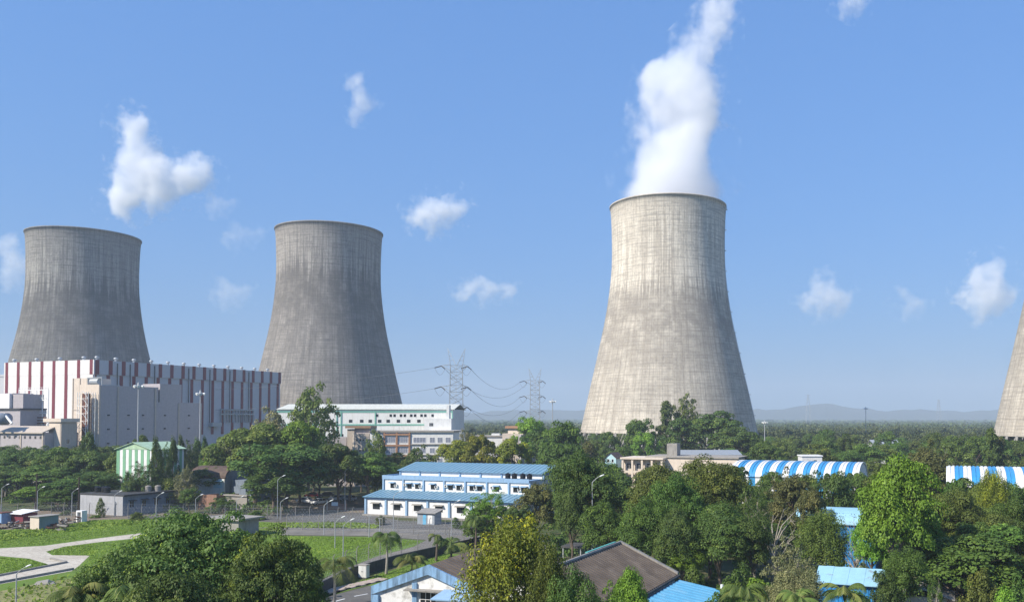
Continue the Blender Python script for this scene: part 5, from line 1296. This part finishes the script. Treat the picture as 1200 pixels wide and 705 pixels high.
def grass(name, areas, label, hmin, hmax):
    Vs = []; Ts = []
    for pts, n in areas:
        q = poly_scatter(pts, n); m = len(q); N = rs.normal(size=(m,3))*.7+np.array([-.3,-.6,.6]); h = rs.uniform(hmin,hmax,m)*rs.uniform(.5,1,m)
        P = np.stack([q[:,0], q[:,1], h*.4], 1); V, ti = quads('', P, N, h*1.6, h*.9, rs.uniform(0,1,m)*.5+.5*(np.sin(q[:,0]*.35)*np.cos(q[:,1]*.22)*.5+.5), None, rs); Vs.append(V); Ts.append(ti)
    o = link(name, quad_mesh(name, np.concatenate(Vs), np.concatenate(Ts), 'grass_blade')); tag(o, label, 'grass', kind='stuff')
grass('grass', [([(-50,640),(-50,622),(50,619),(110,609),(215,607),(200,619),(118,629),(52,638),(0,641)], 42000), ([(190,626),(190,610),(330,613),(330,627)], 16000), ([(78,640),(118,635.5),(200,627),(330,618),(330,650),(180,690),(110,690),(95,664),(108,650)], 46000),
     ([(0,653),(33,655),(55,661),(0,673),(-40,680),(-40,656)], 12000), ([(54,646),(75,641),(112,636),(112,651),(64,650)], 5000), ([(338,628),(430,630),(492,634),(440,650),(398,666),(350,688),(280,698)], 46000), ([(395,693),(432,676),(520,650),(560,655),(431,684)], 8000)], 'long green grass on the lawns and the fenced field', .08, .24)
grass('weeds', [([(-50,625),(50,620),(110,611),(200,608),(180,613),(90,622),(0,634),(-50,638)], 4000), ([(330,613),(420,613),(445,616),(440,619),(330,618)], 4000), ([(-40,700),(0,690),(40,684),(90,672),(100,700),(60,716)], 700)], 'rough taller weeds along the yard and verges', .2, .6)
# hills ---------------------------------------------------------------------------------------------------------
def hills(name, Y, pts, mat):
    mb = MB(); n = 160; dep = [(0,0),(120,.35),(300,.7),(520,1.0),(900,.55),(1100,0)]; r2 = np.random.RandomState(int(Y))
    xs_ = np.linspace(pts[0][0], pts[-1][0], n); ys_ = np.interp(xs_, [p[0] for p in pts], [p[1] for p in pts]); ys_ += np.convolve(r2.normal(size=n+8), np.ones(9)/9, 'valid')*1.2
    G_ = [[(wp(x, 400, Y+dd).x, Y+dd, max(0, (CH+(490-y)*(Y+520)/F)*k*(1+.06*r2.normal()))) for dd, k in dep] for x, y in zip(xs_, ys_)]
    for i in range(n-1):
        for j in range(len(dep)-1): mb.face([G_[i][j], G_[i+1][j], G_[i+1][j+1], G_[i][j+1]])
    me = mb.mesh(name, mat); me.polygons.foreach_set('use_smooth', [True]*len(me.polygons)); o = link(name, me); o['kind'] = 'structure'
hills('hills', 5200, [(-200,489),(300,487),(470,484),(560,482),(640,479),(700,482),(800,484),(880,481),(915,478),(940,474.5),(965,473.5),(985,475),(1010,479.5),(1035,482),(1060,479),(1090,481),(1120,482),(1160,480),(1200,479),(1400,485)], 'leaf_hill')
# ------------------------------------------------------------------ steam and clouds (volumes)
def cloud(name, label, cat, blobs, Y, dens, nscale, amp, thr, aniso=.2, soft=.35, namp2=.5, step=.15, grow=1.18):
    B = []
    for b in blobs:
        q = wp(b[0], b[1], Y+(b[3] if len(b) > 3 else 0)); B.append((q, b[2]*Y/F*grow))
    c0 = sum((q for q, _ in B), Vector())/len(B); c0 = Vector((c0.x, c0.y, min(q.z for q, _ in B)))
    mbd = bpy.data.metaballs.new('tmp'); mo = bpy.data.objects.new('tmp', mbd); COL.objects.link(mo)
    mr_ = min(r_ for _, r_ in B); mbd.resolution = mr_*.35; mbd.render_resolution = mr_*.35; mbd.threshold = .12
    for q, r_ in B: e = mbd.elements.new(); e.co = q-c0; e.radius = r_*1.65; e.stiffness = 1.5
    dg = bpy.context.evaluated_depsgraph_get(); me = bpy.data.meshes.new_from_object(mo.evaluated_get(dg), depsgraph=dg)
    bpy.data.objects.remove(mo); bpy.data.metaballs.remove(mbd); me.name = name; me.materials.clear()
    m, t = new_mat(name); g = G(t); c = g.coord(); S = B[0][1]
    # turbulent offset of the sample point, then a sum of soft balls eroded by noise
    nz = g.n('ShaderNodeTexNoise'); nz.inputs['Scale'].default_value = nscale*.6; nz.inputs['Detail'].default_value = 5; g.l(c, nz.inputs['Vector'])
    off = g.n('ShaderNodeVectorMath', operation='SUBTRACT'); g.l(nz.outputs['Color'], off.inputs[0]); off.inputs[1].default_value = (.5,.5,.5)
    sc_ = g.n('ShaderNodeVectorMath', operation='SCALE'); g.l(off.outputs[0], sc_.inputs[0]); sc_.inputs['Scale'].default_value = amp
    calm = None
    if cat == 'steam':
        sz = g.n('ShaderNodeSeparateXYZ'); g.l(c, sz.inputs[0]); calm = g.math('ADD', g.math('MULTIPLY', g.ramp(sz.outputs[2], -5, 55), .8, True), .2); g.l(g.math('MULTIPLY', calm, amp), sc_.inputs['Scale'])
    ad = g.n('ShaderNodeVectorMath', operation='ADD'); g.l(c, ad.inputs[0]); g.l(sc_.outputs[0], ad.inputs[1]); v = ad.outputs[0]
    tot = None
    for q, r_ in B:
        dn = g.n('ShaderNodeVectorMath', operation='DISTANCE'); g.l(v, dn.inputs[0]); dn.inputs[1].default_value = q-c0
        x = g.math('DIVIDE', dn.outputs['Value'], r_); x = g.math('SUBTRACT', 1.0, g.math('MULTIPLY', x, x), True)
        x = g.math('MULTIPLY', x, x); tot = x if tot is None else g.math('ADD', tot, x)
    n2 = g.noise(c, nscale*1.15, 8, .66)
    er = g.math('MULTIPLY', g.math('SUBTRACT', n2, .55), namp2*2)
    if calm is not None: er = g.math('MULTIPLY', er, calm)
    e = g.math('ADD', tot, er)
    e = g.ramp(e, thr, thr+soft)
    pv = g.n('ShaderNodeVolumePrincipled'); pv.inputs['Color'].default_value = (.985,.985,.99,1); pv.inputs['Anisotropy'].default_value = aniso
    g.l(g.math('MULTIPLY', e, dens), pv.inputs['Density']); oo = g.n('ShaderNodeOutputMaterial'); g.l(pv.outputs[0], oo.inputs['Volume'])
    m.cycles.volume_step_rate = step; me.materials.append(m); o = link(name, me, None, c0); tag(o, label, cat)
    return o
cloud('steam_plume', 'white steam plume rising from the pale cooling tower', 'steam', [(783,236,56),(784,222,55),(786,204,52),(789,182,49),(808,234,44),(804,216,42),(797,164,46),(800,142,45),(805,120,46),(782,104,32),(766,98,20),(830,98,33),(803,84,31),(822,66,33),(832,44,27),(838,22,24),(842,0,22),(846,-18,20)], 500, .085, .05, 50, .12, 0, .8, 2.0, .08)
CL = [
 ([(150,146,22),(163,160,20),(165,184,25),(160,212,27),(146,232,26),(178,222,26),(204,208,26),(226,200,20),(243,206,17),(185,205,24),(160,195,26),(215,215,20),(134,228,15),(192,228,20),(236,214,15)], 'biggest white cloud, three-pronged, above the left cooling towers', .018),
 ([(418,102,16),(425,116,18),(421,128,16)], 'small upright cloud high above the second cooling tower', .010),
 ([(492,251,20),(514,249,24),(533,241,22)], 'fish-shaped white cloud left of the pale cooling tower', .015),
 ([(545,341,15),(562,338,17),(580,338,17),(598,342,13)], 'thin flat cloud low above the pylons', .012),
 ([(967,338,24),(982,352,22),(952,352,20)], 'soft cloud low right of the pale cooling tower', .010),
 ([(1158,326,28),(1140,342,22),(1174,344,25),(1155,352,24)], 'brightest puffy cloud near the right edge', .015),
 ([(10,297,27),(20,316,22)], 'faint cloud at the left edge beside the first cooling tower', .009),
 ([(1058,350,18),(1074,358,15)], 'faint small cloud left of the brightest right cloud', .007),
 ([(1002,3,18),(984,1,13)], 'wisp of cloud at the top edge right of the steam', .010),
 ([(258,340,18),(278,343,18)], 'faint wisp of cloud between the two left cooling towers', .006),
 ([(245,238,14),(262,240,14)], 'thin wisp trailing right below the biggest cloud', .006),
 ([(272,276,18),(296,274,16)], 'very faint wisp above the second cooling tower left side', .004),
]
for bl2, lab, dn in CL: cloud('cloud', lab, 'cloud', bl2, 3000, dn*1.7, .016, 160, .15, 0, .9, 1.5, .10)
# ------------------------------------------------------------------ haze
m, t = new_mat('haze'); g = G(t); pv = g.n('ShaderNodeVolumePrincipled'); pv.inputs['Color'].default_value = (.68,.77,.88,1); pv.inputs['Density'].default_value = 2.3e-4; pv.inputs['Anisotropy'].default_value = 0.0
oo = g.n('ShaderNodeOutputMaterial'); g.l(pv.outputs[0], oo.inputs['Volume'])
mb = MB(); mb.box(-6500,6500,-500,7000,-1,300); o = mb.build('haze', m); o['kind'] = 'stuff'; o['label'] = 'thin blue haze over the whole plain'; o['category'] = 'haze'
